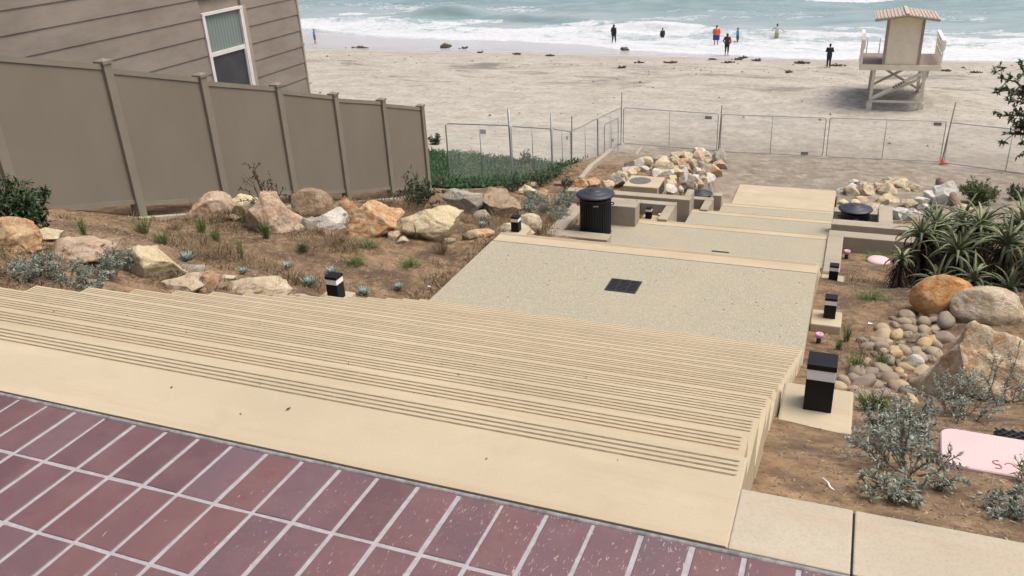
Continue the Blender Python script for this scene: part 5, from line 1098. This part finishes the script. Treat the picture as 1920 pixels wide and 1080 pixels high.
def dry_weeds():
    rn = np.random.default_rng(19); Lf = Leaves()
    for (xa, xb, ya, yb, n, amt) in ((-8.3, -4.3, 3.2, 15.5, 42000, .48), (.15, 2.3, 8, 15, 7000, .52)):
        x = rn.uniform(xa, xb, n); y = rn.uniform(ya, yb, n); f = fbm(x * 1.15, y * 1.15, 3, 91); keep = f > amt; x, y, f = x[keep], y[keep], f[keep]; z = ground(x, y); cl = vnoise(x * 6, y * 6, 15)
        for i in range(len(x)):
            a = rn.uniform(0, 2 * PI); L = rn.uniform(.04, .14) * (.6 + 2.2 * (f[i] - amt) / .3); el = rn.uniform(.05, 1.1); b = Vector((math.cos(a), math.sin(a), 0)); p = Vector((x[i], y[i], z[i]))
            m1 = p + b * L * .5 * math.cos(el) + Vector((0, 0, L * .6 * math.sin(el))); e = p + b * L * math.cos(el) + Vector((0, 0, L * .75 * math.sin(el))); s = Vector((-b.y, b.x, 0)) * .0032
            Lf.add([p - s, p + s, m1 + s, m1 - s, e], [(0, 1, 2, 3), (3, 2, 4)]); Lf.tone += [float(np.clip(.35 + .5 * (cl[i] - .5) + rn.normal(0, .2), 0, 1))] * 2
    tag(Lf.build('dry_weeds', M['leaf_dry']), 'low dried brown weeds matted over the soil beds', 'dry weeds', None, 'stuff')
dry_weeds()
# ---------------------------------------------------------------- small things
vb = empty('valve_box', (.72, 3.04, -.745), 0, 'large pale pink rectangular valve box lid lying tilted in the soil at the right edge', 'valve box')
def rrect(m, hx, hy, r, z0, z1, n=6, ch=.004):
    pts = []
    for cx, cy, a0 in ((hx - r, hy - r, 0), (-hx + r, hy - r, 90), (-hx + r, -hy + r, 180), (hx - r, -hy + r, 270)):
        for k in range(n + 1): a = R(a0 + 90 * k / n); pts.append((cx + r * math.cos(a), cy + r * math.sin(a), cx, cy))
    N_ = len(pts); vs = [(p[0], p[1], z0) for p in pts] + [(p[0], p[1], z1 - ch) for p in pts] + [(p[0] * (1 - ch / hx), p[1] * (1 - ch / hy), z1) for p in pts]
    fs = [(i, (i + 1) % N_, N_ + (i + 1) % N_, N_ + i) for i in range(N_)] + [(N_ + i, N_ + (i + 1) % N_, 2 * N_ + (i + 1) % N_, 2 * N_ + i) for i in range(N_)] + [tuple(2 * N_ + i for i in range(N_)), tuple(reversed(range(N_)))]
    m.add(vs, fs)
m = MB(); rrect(m, .275, .145, .05, -.03, .03); vl = m.build('lid', M['valve_lid'], vb)
m = MB(); sp = []
for k in range(17): a = R(60 + 250 * k / 16); sp.append((-.092 + .013 * math.cos(a), -.072 + .014 * math.sin(a), .0305))
for k in range(1, 17): a = R(130 - 250 * k / 16); sp.append((-.092 + .013 * math.cos(a), -.100 + .014 * math.sin(a), .0305))
m.tube(sp, .0028, 5)
m.tube([(-.052 + .016 * math.cos(R(20 + 150 * k / 10)), -.080 + .018 * math.sin(R(20 + 150 * k / 10)), .0305) for k in range(11)], .0025, 5)
m.build('lettering', M['engraving'], vb)
m = MB(); rrect(m, .25, .125, .035, -.16, -.031); m.build('box', M['dark_plastic'], vb)
vb.rotation_euler = (R(-5), R(-1), R(-3))
gm = empty('plastic_grate', (.94, 3.46, -.93), R(-4), 'black plastic mesh tray in the soil behind the pink rectangular lid', 'grate')
m = MB(); rrect(m, .24, .11, .03, -.05, .0); m.build('tray', M['dark_plastic'], gm)
m = MB()
for k in range(-14, 15):
    for s in (-1, 1):
        c = k * .034; pts = []
        x0, x1 = max(-.235, -.235), .235
        ya, yb = s * (-.235 - c), s * (.235 - c)
        a, b = Vector((-.235, ya, .006)), Vector((.235, yb, .006))
        lo, hi = 0.0, 1.0; dy = b.y - a.y
        t0, t1 = sorted(((-.105 - a.y) / dy, (.105 - a.y) / dy)); lo, hi = max(0, t0), min(1, t1)
        if hi - lo > .03: m.tube([a.lerp(b, lo), a.lerp(b, hi)], .0035, 4)
m.build('mesh', M['grate_iron'], gm); gm.rotation_euler.y = R(-2)
def cap(label, x, y, r, hh, name='irrigation_cap', col_='purple_cap'):
    t = empty(name, (x, y, gz(x, y)), 0, label, 'irrigation cap')
    m = MB(); m.lathe([(r * .55, -.05), (r * .55, hh * .6)], 16); m.build('riser', M['dark_plastic'], t)
    m = MB(); m.lathe([(r * .8, hh * .6), (r, hh * .65), (r, hh * .92), (r * .85, hh), (r * .35, hh), (r * .3, hh * .9)], 20); m.build('cap', M[col_], t)
cap('small pinkish purple irrigation cap on a dark riser by the edge of the first landing', -.075, 8.22, .042, .11)
cap('small dark irrigation riser with a pink top in the corner of the right planter', .16, 15.3, .06, .16)
cap('tiny pink capped riser inside the walled planter left of the second landing', -3.47, 16.45, .05, .12)
m = MB(); m.lathe([(.20, -.06), (.19, .05), (.175, .075), (.06, .082), (.0, .078)], 36, cap1=False)
tag(m.build('round_lid', M['pink_plastic'], None, (.69, 15.15, gz(.69, 15.15))), 'round pale pink valve lid sitting in the soil in front of the right-hand wall', 'valve lid')
m = MB(); m.tube([(-.032, .0, .003), (-.008, .004, .004), (.012, -.003, .004), (.03, .002, .003)], [.0035, .003, .0038, .003], 6)
o = m.build('litter_stick', M['litter_white'], None, (.06, 2.50, gz(.06, 2.5) + .004)); o.rotation_euler = (0, .1, -.9); tag(o, 'small broken white plastic stick lying on bare soil near the kerb', 'litter')
for i, (x, y, l) in enumerate(((-4.42, 8.1, 'white scrap of litter on the soil beside the first landing'), (.42, 9.05, 'white scrap of litter at the top edge of the cobbles'))):
    m = MB(); m.add([(-.025, -.01, .006), (.02, -.014, .012), (.03, .012, .006), (-.02, .014, .018)], [(0, 1, 2, 3)]); m.add([(-.025, -.01, .004), (.02, -.014, .010), (.03, .012, .004), (-.02, .014, .016)], [(3, 2, 1, 0)])
    tag(m.build('litter_scrap', M['litter_white'], None, (x, y, gz(x, y))), l, 'litter')
def strip(label, pts, w, h, mat, name):
    m = MB(); P = [Vector((x, y, gz(x, y))) for x, y in pts]; vs = []
    for i, p in enumerate(P):
        d = (P[min(i + 1, len(P) - 1)] - P[max(i - 1, 0)]); s = Vector((-d.y, d.x, 0)).normalized() * w / 2; vs += [p - s + Vector((0, 0, -.2)), p + s + Vector((0, 0, -.2)), p + s + Vector((0, 0, h)), p - s + Vector((0, 0, h))]
    fs = [(i * 4 + k, i * 4 + (k + 1) % 4, i * 4 + 4 + (k + 1) % 4, i * 4 + 4 + k) for i in range(len(P) - 1) for k in range(4)] + [(3, 2, 1, 0), tuple(len(vs) - 4 + k for k in range(4))]
    m.add(vs, fs); return tag(m.build(name, M[mat]), label, 'edging')
strip('pale concrete edging line running from the basin rocks towards the fence corner', [(-7.4, 23.6), (-7.5, 25), (-7.7, 26.5), (-7.9, 28), (-8.1, 29.6), (-8.3, 31.5), (-8.6, 33.5), (-8.9, 35.5), (-9.2, 37.5), (-9.5, 39.5), (-9.7, 41.2)], .16, .13, 'grey_concrete', 'edging_strip')
strip('pale timber edging along the foot of the ice plant', [(-8.15, 16.0), (-8.4, 18.2), (-8.9, 20.6), (-9.3, 22.0)], .10, .08, 'driftwood', 'edging_board')
strip('short pale timber edging behind the small orange rock', [(-8.0, 22.9), (-7.5, 22.95), (-7.05, 23.0)], .10, .08, 'driftwood', 'edging_board')
m = MB(); P0 = Vector((3.28, 34.3, gz(3.28, 34.3) + .55)); m.tube([(0, 0, 0), (.25, -.9, -.02), (.42, -1.7, -.12), (.62, -2.9, -.38)], [.20, .19, .16, .17], 12)
for v in range(len(m.v)):
    p = Vector(m.v[v]); m.v[v] = tuple(p + Vector(mn.noise_vector(p * 3)) * .05)
tag(m.build('driftwood_log', M['driftwood'], None, P0), 'weathered brown driftwood log lying beside the tallest white rock', 'log')
# seaweed and wet rock on the beach
KL = {0: 'long flat heap of brown kelp on the sand near the left end of the beach', 6: 'longest heap of kelp, left of the person in black', 8: 'small dark clump of kelp on dry sand left of the centre'}
rn = random.Random(77)
for i, (x, y, w, h) in enumerate(KELP):
    if i == 1: continue
    m = MB(); n = int(10 + w * 16)
    for k in range(n):
        u = rn.gauss(0, .26); c = Vector((u * w, rn.gauss(0, .10), .02)); d = Vector((rn.gauss(0, 1), rn.gauss(0, .6), rn.uniform(0, .35))).normalized(); L = rn.uniform(.12, .3)
        hh = .7 * max(.03, min(.22, h) * rn.uniform(.3, .9) * max(.15, 1 - abs(u) * 1.8)); m.tube([c, c + d * L * .5 + Vector((0, 0, hh)), c + d * L], [.035, .045, .015], 5)
    g = float(ground(np.array([x]), np.array([y]))[0]); tag(m.build('kelp', M['kelp'], None, (x, y, g)), KL.get(i, 'small dark strand of kelp washed up along the wet edge of the sand'), 'seaweed', 'kelp washed up on the beach')
x, y, w, h = KELP[1]; tag(rock_mesh(71, w, w * .6, h * .9, 3).build('wet_rock', M['wet_rock'], None, (x, 75.6, gz(x, 75.6))), 'low brown rock alone on the wet sand left of centre', 'rock')
tag(rock_mesh(72, .85, .5, .3, 3).build('wet_rock', M['wet_rock'], None, (-19.6, 76.0, gz(-19.6, 76.0))), 'small dark rock in the wash beside the person in the long black coat', 'rock')
def debris():
    r = np.random.default_rng(3); Lf = Leaves(); n = 700
    y = np.concatenate([r.normal(67.5, 2.2, n // 2), r.uniform(40, 70, n // 2)]); x = r.uniform(-60, 16, n) ; z = ground(x, y)
    for i in range(n):
        s = abs(r.normal(0, .05)) + .02; a = r.uniform(0, 6.28); c = Vector((x[i], y[i], z[i])); d = Vector((math.cos(a), math.sin(a), 0)) * s; e = Vector((-d.y, d.x, 0)) * .5
        Lf.add([c - d, c + e, c + d, c - e, c + Vector((0, 0, s * .6))], [(0, 3, 4), (3, 2, 4), (2, 1, 4), (1, 0, 4)]); Lf.tone += [float(r.uniform(.1, .6))] * 4
    tag(Lf.build('beach_debris', M['litter']), 'tiny dark bits of dried seaweed scattered over the sand', 'seaweed bits', None, 'stuff')
debris()
def stair_litter():
    r = random.Random(21); Lf = Leaves()
    for i in range(60):
        k = r.choice((0, 0, 0, 1, 1, 2, 2, 3, 3, 4, 5, 6, 7, 8, 9, 10, 12, 14, 16)); x = r.uniform(-4.0, -.25); y = Y0_ + T_ * k - (r.uniform(.02, .09) if k else r.uniform(.02, .30)); z = -R_ * k + .002
        a = r.uniform(0, 6.28); s = r.uniform(.002, .006) if r.random() < .85 else r.uniform(.006, .010); d = Vector((math.cos(a), math.sin(a), r.uniform(0, .3))) * s; e = Vector((-d.y, d.x, 0)) * r.uniform(.3, .7); c = Vector((x, y, z))
        Lf.add([c - d, c + e, c + d, c - e, c + Vector((0, 0, s * .4))], [(0, 3, 4), (3, 2, 4), (2, 1, 4), (1, 0, 4)]); Lf.tone += [r.uniform(.0, .35)] * 4
    for i in range(60):
        x = r.uniform(-4.0, -.3); y = r.uniform(7.9, 9.5); s = r.uniform(.006, .014); a = r.uniform(0, 6.28); d = Vector((math.cos(a), math.sin(a), 0)) * s; e = Vector((-d.y, d.x, 0)) * .5; c = Vector((x, y, Z1 + .002))
        Lf.add([c - d, c + e, c + d, c - e, c + Vector((0, 0, s * .4))], [(0, 3, 4), (3, 2, 4), (2, 1, 4), (1, 0, 4)]); Lf.tone += [r.uniform(0, .4)] * 4
    tag(Lf.build('leaf_crumbs', M['litter']), 'tiny dark leaf crumbs scattered on the tan stairs and first landing', 'leaf bits', None, 'stuff')
stair_litter()
# ---------------------------------------------------------------- people and dog
def remesh(m, voxel, name):
    me = bpy.data.meshes.new('t'); me.from_pydata([tuple(p) for p in m.v], [], m.f); o = bpy.data.objects.new('t', me); col.objects.link(o)
    r = o.modifiers.new('r', 'REMESH'); r.mode = 'VOXEL'; r.voxel_size = voxel; s = o.modifiers.new('s', 'SMOOTH'); s.iterations = 4; s.factor = .5
    dg = bpy.context.evaluated_depsgraph_get(); dg.update(); n = bpy.data.meshes.new_from_object(o.evaluated_get(dg)); bpy.data.objects.remove(o); n.name = name
    n.polygons.foreach_set('use_smooth', np.ones(len(n.polygons), bool)); return n
def person(label, x, y, z, rz, H=1.70, top='cloth_black', bottom='cloth_navy', hair='hair_dark', stance=.10, step_=0.0, bulk=1.0, arms='down', sleeves=True, coat=0.0, legs='long', hood=False, girth=1.0):
    """heading +Y before turning; back to the camera when rz = 0"""
    t = empty('person', (x, y, z), rz, label, 'person'); s = H / 1.70; V = lambda a, b, c: Vector((a * s, b * s, c * s)); g = bulk
    A = {-1: V(-stance, -step_, .05), 1: V(stance, step_, .05)}; K = {-1: V(-stance * .95, .02 - step_ * .35, .47), 1: V(stance * .95, .04 + step_ * .4, .47)}; Hp = {-1: V(-.09 * g, 0, .88), 1: V(.09 * g, 0, .88)}
    Sh = {k: V(k * .175 * (.6 + .4 * g), 0, 1.39) for k in (-1, 1)}
    if arms == 'down': El = {k: V(k * (.235 + .02 * g), -.01, 1.10) for k in (-1, 1)}; Wr = {k: V(k * .245, .06, .86) for k in (-1, 1)}
    elif arms == 'front': El = {k: V(k * .26, .02, 1.13) for k in (-1, 1)}; Wr = {k: V(k * .07, .22, 1.18) for k in (-1, 1)}
    elif arms == 'pocket': El = {k: V(k * .30, -.04, 1.12) for k in (-1, 1)}; Wr = {k: V(k * .20, .06, .93) for k in (-1, 1)}
    else: El = {k: V(k * .38, .06, 1.22) for k in (-1, 1)}; Wr = {k: V(k * .52, .18, 1.10) for k in (-1, 1)}
    m = MB()
    for k in (-1, 1):
        m.tube([Hp[k] + V(0, 0, .04), K[k].lerp(Hp[k], .5), K[k], A[k].lerp(K[k], .65), A[k]], [.088 * s, .075 * s, .055 * s, .053 * s, .037 * s], 10); m.ell(A[k] + V(0, .065, -.018), (.043 * s, .125 * s, .038 * s))
        m.tube([Sh[k], El[k].lerp(Sh[k], .5), El[k], Wr[k]], [.055 * s, .046 * s, .039 * s, .027 * s], 8); m.ell(Sh[k], (.062 * s, .06 * s, .06 * s))
    m.ell(V(0, 0, .93), (.165 * s * g, .115 * s * g, .13 * s)); m.ell(V(0, .0, 1.12), (.145 * s * g, .105 * s * g * girth, .2 * s)); m.ell(V(0, 0, 1.30), (.175 * s * (.5 + .5 * g), .105 * s * g, .15 * s))
    m.tube([V(0, 0, 1.38), V(0, .015, 1.52)], [.062 * s, .052 * s], 10); hc = V(0, .02, 1.595); m.ell(hc, (.073 * s, .09 * s, .108 * s)); m.ell(hc + V(0, .03, -.05), (.055 * s, .055 * s, .06 * s))
    m.ell(hc + V(0, .098, -.012), (.014 * s, .02 * s, .022 * s))
    for k in (-1, 1): m.ell(hc + V(k * .075, 0, -.005), (.012 * s, .022 * s, .03 * s)); m.ell(Wr[k] + (Wr[k] - El[k]).normalized() * .045 * s, (.032 * s, .036 * s, .05 * s))
    me = remesh(m, .014, 'body'); o = bpy.data.objects.new('body', me); col.objects.link(o); o.parent = t; me.materials.append(M['skin'])
    f = MB()
    for k in (-1, 1):
        d = (Wr[k] - El[k]).normalized(); c = Wr[k] + d * .075 * s; sd = d.cross(Vector((1, 0, 0))).normalized()
        for q, (off, L) in enumerate(((-.027, .06), (-.009, .07), (.009, .066), (.027, .05))): p = c + sd * off * s; f.tube([p, p + d * L * .5 * s, p + d * L * s - Vector((k * .012 * s, 0, 0))], [.0085 * s, .008 * s, .006 * s], 6)
        p = Wr[k] + d * .03 * s + sd * .03 * s; f.tube([p, p + (d * .6 + sd * .6) * .05 * s], [.010 * s, .007 * s], 6)
    f.build('fingers', M['skin'], o)
    for k in (-1, 1): e = MB(); e.ell(hc + V(k * .03, .083, .008), (.010 * s, .006 * s, .007 * s)); e.build('eye', M['hair_dark'], o)
    e = MB(); e.ell(hc + V(0, .087, -.052), (.022 * s, .006 * s, .006 * s)); e.build('mouth', M['cloth_maroon'], o)
    m = MB(); m.ell(hc + V(0, -.022, .028), (.082 * s, .085 * s, .098 * s)); m.ell(hc + V(0, -.05, -.03), (.068 * s, .052 * s, .08 * s))
    if hood: m.ell(hc + V(0, -.02, .0), (.10 * s, .10 * s, .125 * s)); m.ell(V(0, -.03, 1.45), (.11 * s, .09 * s, .08 * s))
    hm = remesh(m, .016, 'hair'); o2 = bpy.data.objects.new('hood' if hood else 'hair', hm); col.objects.link(o2); o2.parent = t; hm.materials.append(M[top if hood else hair])
    m = MB(); i = .018 * s
    m.ell(V(0, 0, 1.12), (.16 * s * g + i, .125 * s * g * girth, .21 * s)); m.ell(V(0, 0, 1.31), (.185 * s * (.5 + .5 * g), .125 * s * g, .14 * s)); m.ell(V(0, 0, .98 - coat * .3), (.175 * s * g + i, .135 * s * g * girth, (.12 + coat * .4) * s))
    for k in (-1, 1):
        if sleeves: m.tube([Sh[k], El[k].lerp(Sh[k], .5), El[k], Wr[k].lerp(El[k], .08)], [.072 * s, .063 * s, .056 * s, .046 * s], 8)
        else: m.tube([Sh[k], El[k].lerp(Sh[k], .45)], [.072 * s, .062 * s], 8)
        m.ell(Sh[k], (.072 * s, .07 * s, .066 * s))
    me = remesh(m, .016, 'jacket'); o = bpy.data.objects.new('jacket', me); col.objects.link(o); o.parent = t; me.materials.append(M[top])
    m = MB()
    for k in (-1, 1):
        if legs == 'long': m.tube([Hp[k] + V(0, 0, .05), K[k].lerp(Hp[k], .5), K[k], A[k].lerp(K[k], .12)], [.104 * s, .09 * s, .07 * s, .056 * s], 10)
        elif legs == 'crop': m.tube([Hp[k] + V(0, 0, .05), K[k].lerp(Hp[k], .5), K[k], A[k].lerp(K[k], .55)], [.104 * s, .09 * s, .068 * s, .062 * s], 10)
        else: m.tube([Hp[k] + V(0, 0, .05), K[k].lerp(Hp[k], .5), K[k].lerp(Hp[k], .05)], [.112 * s * g, .11 * s * g, .10 * s * g], 10)
    m.ell(V(0, 0, .93), (.178 * s * g, .13 * s * g, .12 * s)); me = remesh(m, .016, 'trousers'); o = bpy.data.objects.new('shorts' if legs == 'short' else 'trousers', me); col.objects.link(o); o.parent = t; me.materials.append(M[bottom])
    return t
bz = lambda y: float(np.interp(y, BE[:, 0], BE[:, 1]))
person('person in black standing on dry sand left of the lifeguard tower, arms folded', -2.19, 68.45, gz(-2.19, 68.45), R(4), 1.74, 'cloth_black', 'cloth_navy', arms='front', stance=.09)
person('person in dark maroon hooded jacket and black cropped leggings at the water edge', -10.4, 73.8, bz(73.8) + .02, R(-6), 1.78, 'cloth_maroon', 'cloth_black', arms='pocket', legs='crop', hood=True, bulk=1.12, stance=.10)
person('broad person in bright orange shirt and blue shorts standing in the foam', -12.3, 80.3, bz(80.3) - .05, R(8), 1.80, 'cloth_orange', 'cloth_blue', arms='pocket', legs='short', bulk=1.45, stance=.13, girth=1.1)
person('person in light blue top and dark shorts wading in foam right of the maroon jacket', -10.7, 82.3, bz(82.3) - .15, R(-60), 1.50, 'cloth_teal', 'cloth_grey', arms='down', legs='short', stance=.07)
person('person in a long black coat and black leggings walking through the wash', -21.85, 80.6, bz(80.6) - .05, R(-28), 1.78, 'cloth_black', 'cloth_black', arms='pocket', legs='crop', bulk=1.5, coat=.25, step_=.16, stance=.10, hood=True)
person('dark wet-suited person waist-deep in the foam between the black coat and the orange shirt', -18.1, 84.6, bz(84.6) - .52, R(40), 1.55, 'cloth_black', 'cloth_black', arms='down')
person('person in pale yellow and white standing farthest out in the surf', -7.5, 84.9, bz(84.9) - .28, R(-15), 1.72, 'cloth_white', 'cloth_yellow', arms='out', sleeves=False, legs='short', stance=.10)
person('child in blue top and dark shorts at the far left water edge beside a dog', -52.3, 76.6, bz(76.6) + .03, R(-70), 1.48, 'cloth_royal', 'cloth_navy', arms='down', legs='short', step_=.08, sleeves=True)
def dog(label, x, y, z, rz):
    t = empty('dog', (x, y, z), rz, label, 'dog'); m = MB()
    m.tube([(-.30, 0, .46), (-.12, 0, .46), (.10, 0, .45), (.28, 0, .49)], [.10, .115, .13, .115], 12)
    m.tube([(.28, 0, .53), (.40, 0, .66), (.46, 0, .70)], [.085, .07, .065], 10); m.ell((.50, 0, .71), (.095, .075, .075)); m.ell((.59, 0, .685), (.07, .04, .038))
    for s in (-1, 1):
        m.ell((.46, s * .06, .76), (.03, .02, .055)); m.tube([(.25, s * .075, .44), (.24, s * .08, .25), (.26, s * .08, .13), (.26, s * .08, .02)], [.055, .036, .028, .026], 8); m.ell((.285, s * .08, .02), (.045, .03, .022))
        m.tube([(-.27, s * .075, .44), (-.22, s * .085, .28), (-.35, s * .085, .17), (-.32, s * .085, .02)], [.075, .055, .03, .026], 8); m.ell((-.295, s * .085, .02), (.045, .03, .022))
    m.tube([(-.36, 0, .50), (-.47, 0, .56), (-.56, 0, .68)], [.03, .025, .015], 8)
    me = remesh(m, .014, 'body'); o = bpy.data.objects.new('body', me); col.objects.link(o); o.parent = t; me.materials.append(M['fur_white']); me.materials.append(M['fur_black'])
    for p in me.polygons:
        c = p.center; p.material_index = 1 if (c.z < .34 and c.x < .1) or (c.x > .42 and c.z > .74) or (-.1 < c.x < .08 and c.z > .5) else 0
dog('white dog with dark patches beside the child at the far left water edge', -52.9, 74.9, gz(-52.9, 74.9) + .01, R(200))
# ---------------------------------------------------------------- light, world, camera
SUN_EL, SUN_AZ = 66.0, 72.0      # azimuth measured from +Y towards +X
su = bpy.data.lights.new('sun', 'SUN'); su.energy = 1.05; su.angle = R(24); su.color = (1.0, .96, .90)
so = bpy.data.objects.new('sun', su); col.objects.link(so)
d = Vector((math.sin(R(SUN_AZ)) * math.cos(R(SUN_EL)), math.cos(R(SUN_AZ)) * math.cos(R(SUN_EL)), math.sin(R(SUN_EL))))
so.rotation_euler = d.to_track_quat('Z', 'Y').to_euler()
w = bpy.data.worlds.new('World'); sc.world = w; w.use_nodes = True
nt = w.node_tree; nt.nodes.clear()
sk = nt.nodes.new('ShaderNodeTexSky'); sk.sky_type = 'NISHITA'; sk.sun_disc = False; sk.sun_elevation = R(SUN_EL); sk.sun_rotation = R(SUN_AZ); sk.air_density = 1.0; sk.dust_density = 8.0; sk.ozone_density = 1.0
bg = nt.nodes.new('ShaderNodeBackground'); bg.inputs[1].default_value = .15
wo = nt.nodes.new('ShaderNodeOutputWorld'); nt.links.new(sk.outputs[0], bg.inputs[0]); nt.links.new(bg.outputs[0], wo.inputs[0])
cam = bpy.data.cameras.new('camera'); co = bpy.data.objects.new('camera', cam); col.objects.link(co)
cam.sensor_width = 36; cam.lens = 1607.285 / 1920 * 36; cam.clip_start = .05; cam.clip_end = 6000
ya, pi_, ro = R(22.5888533), R(24.89619306), R(-2.9787876)
F = Vector((-math.sin(ya) * math.cos(pi_), math.cos(ya) * math.cos(pi_), -math.sin(pi_))); Rt = Vector((math.cos(ya), math.sin(ya), 0)); U = Rt.cross(F)
R2 = Rt * math.cos(ro) + U * math.sin(ro); U2 = -Rt * math.sin(ro) + U * math.cos(ro)
co.matrix_world = Matrix(((R2.x, U2.x, -F.x, 0), (R2.y, U2.y, -F.y, 0), (R2.z, U2.z, -F.z, 1.25), (0, 0, 0, 1)))
sc.camera = co
sc.view_settings.view_transform = 'Standard'; sc.view_settings.look = 'None'; sc.view_settings.gamma = 1; sc.view_settings.exposure = .28
try: sc.view_settings.use_curve_mapping = False
except Exception: pass
sc.cycles.use_denoising = True
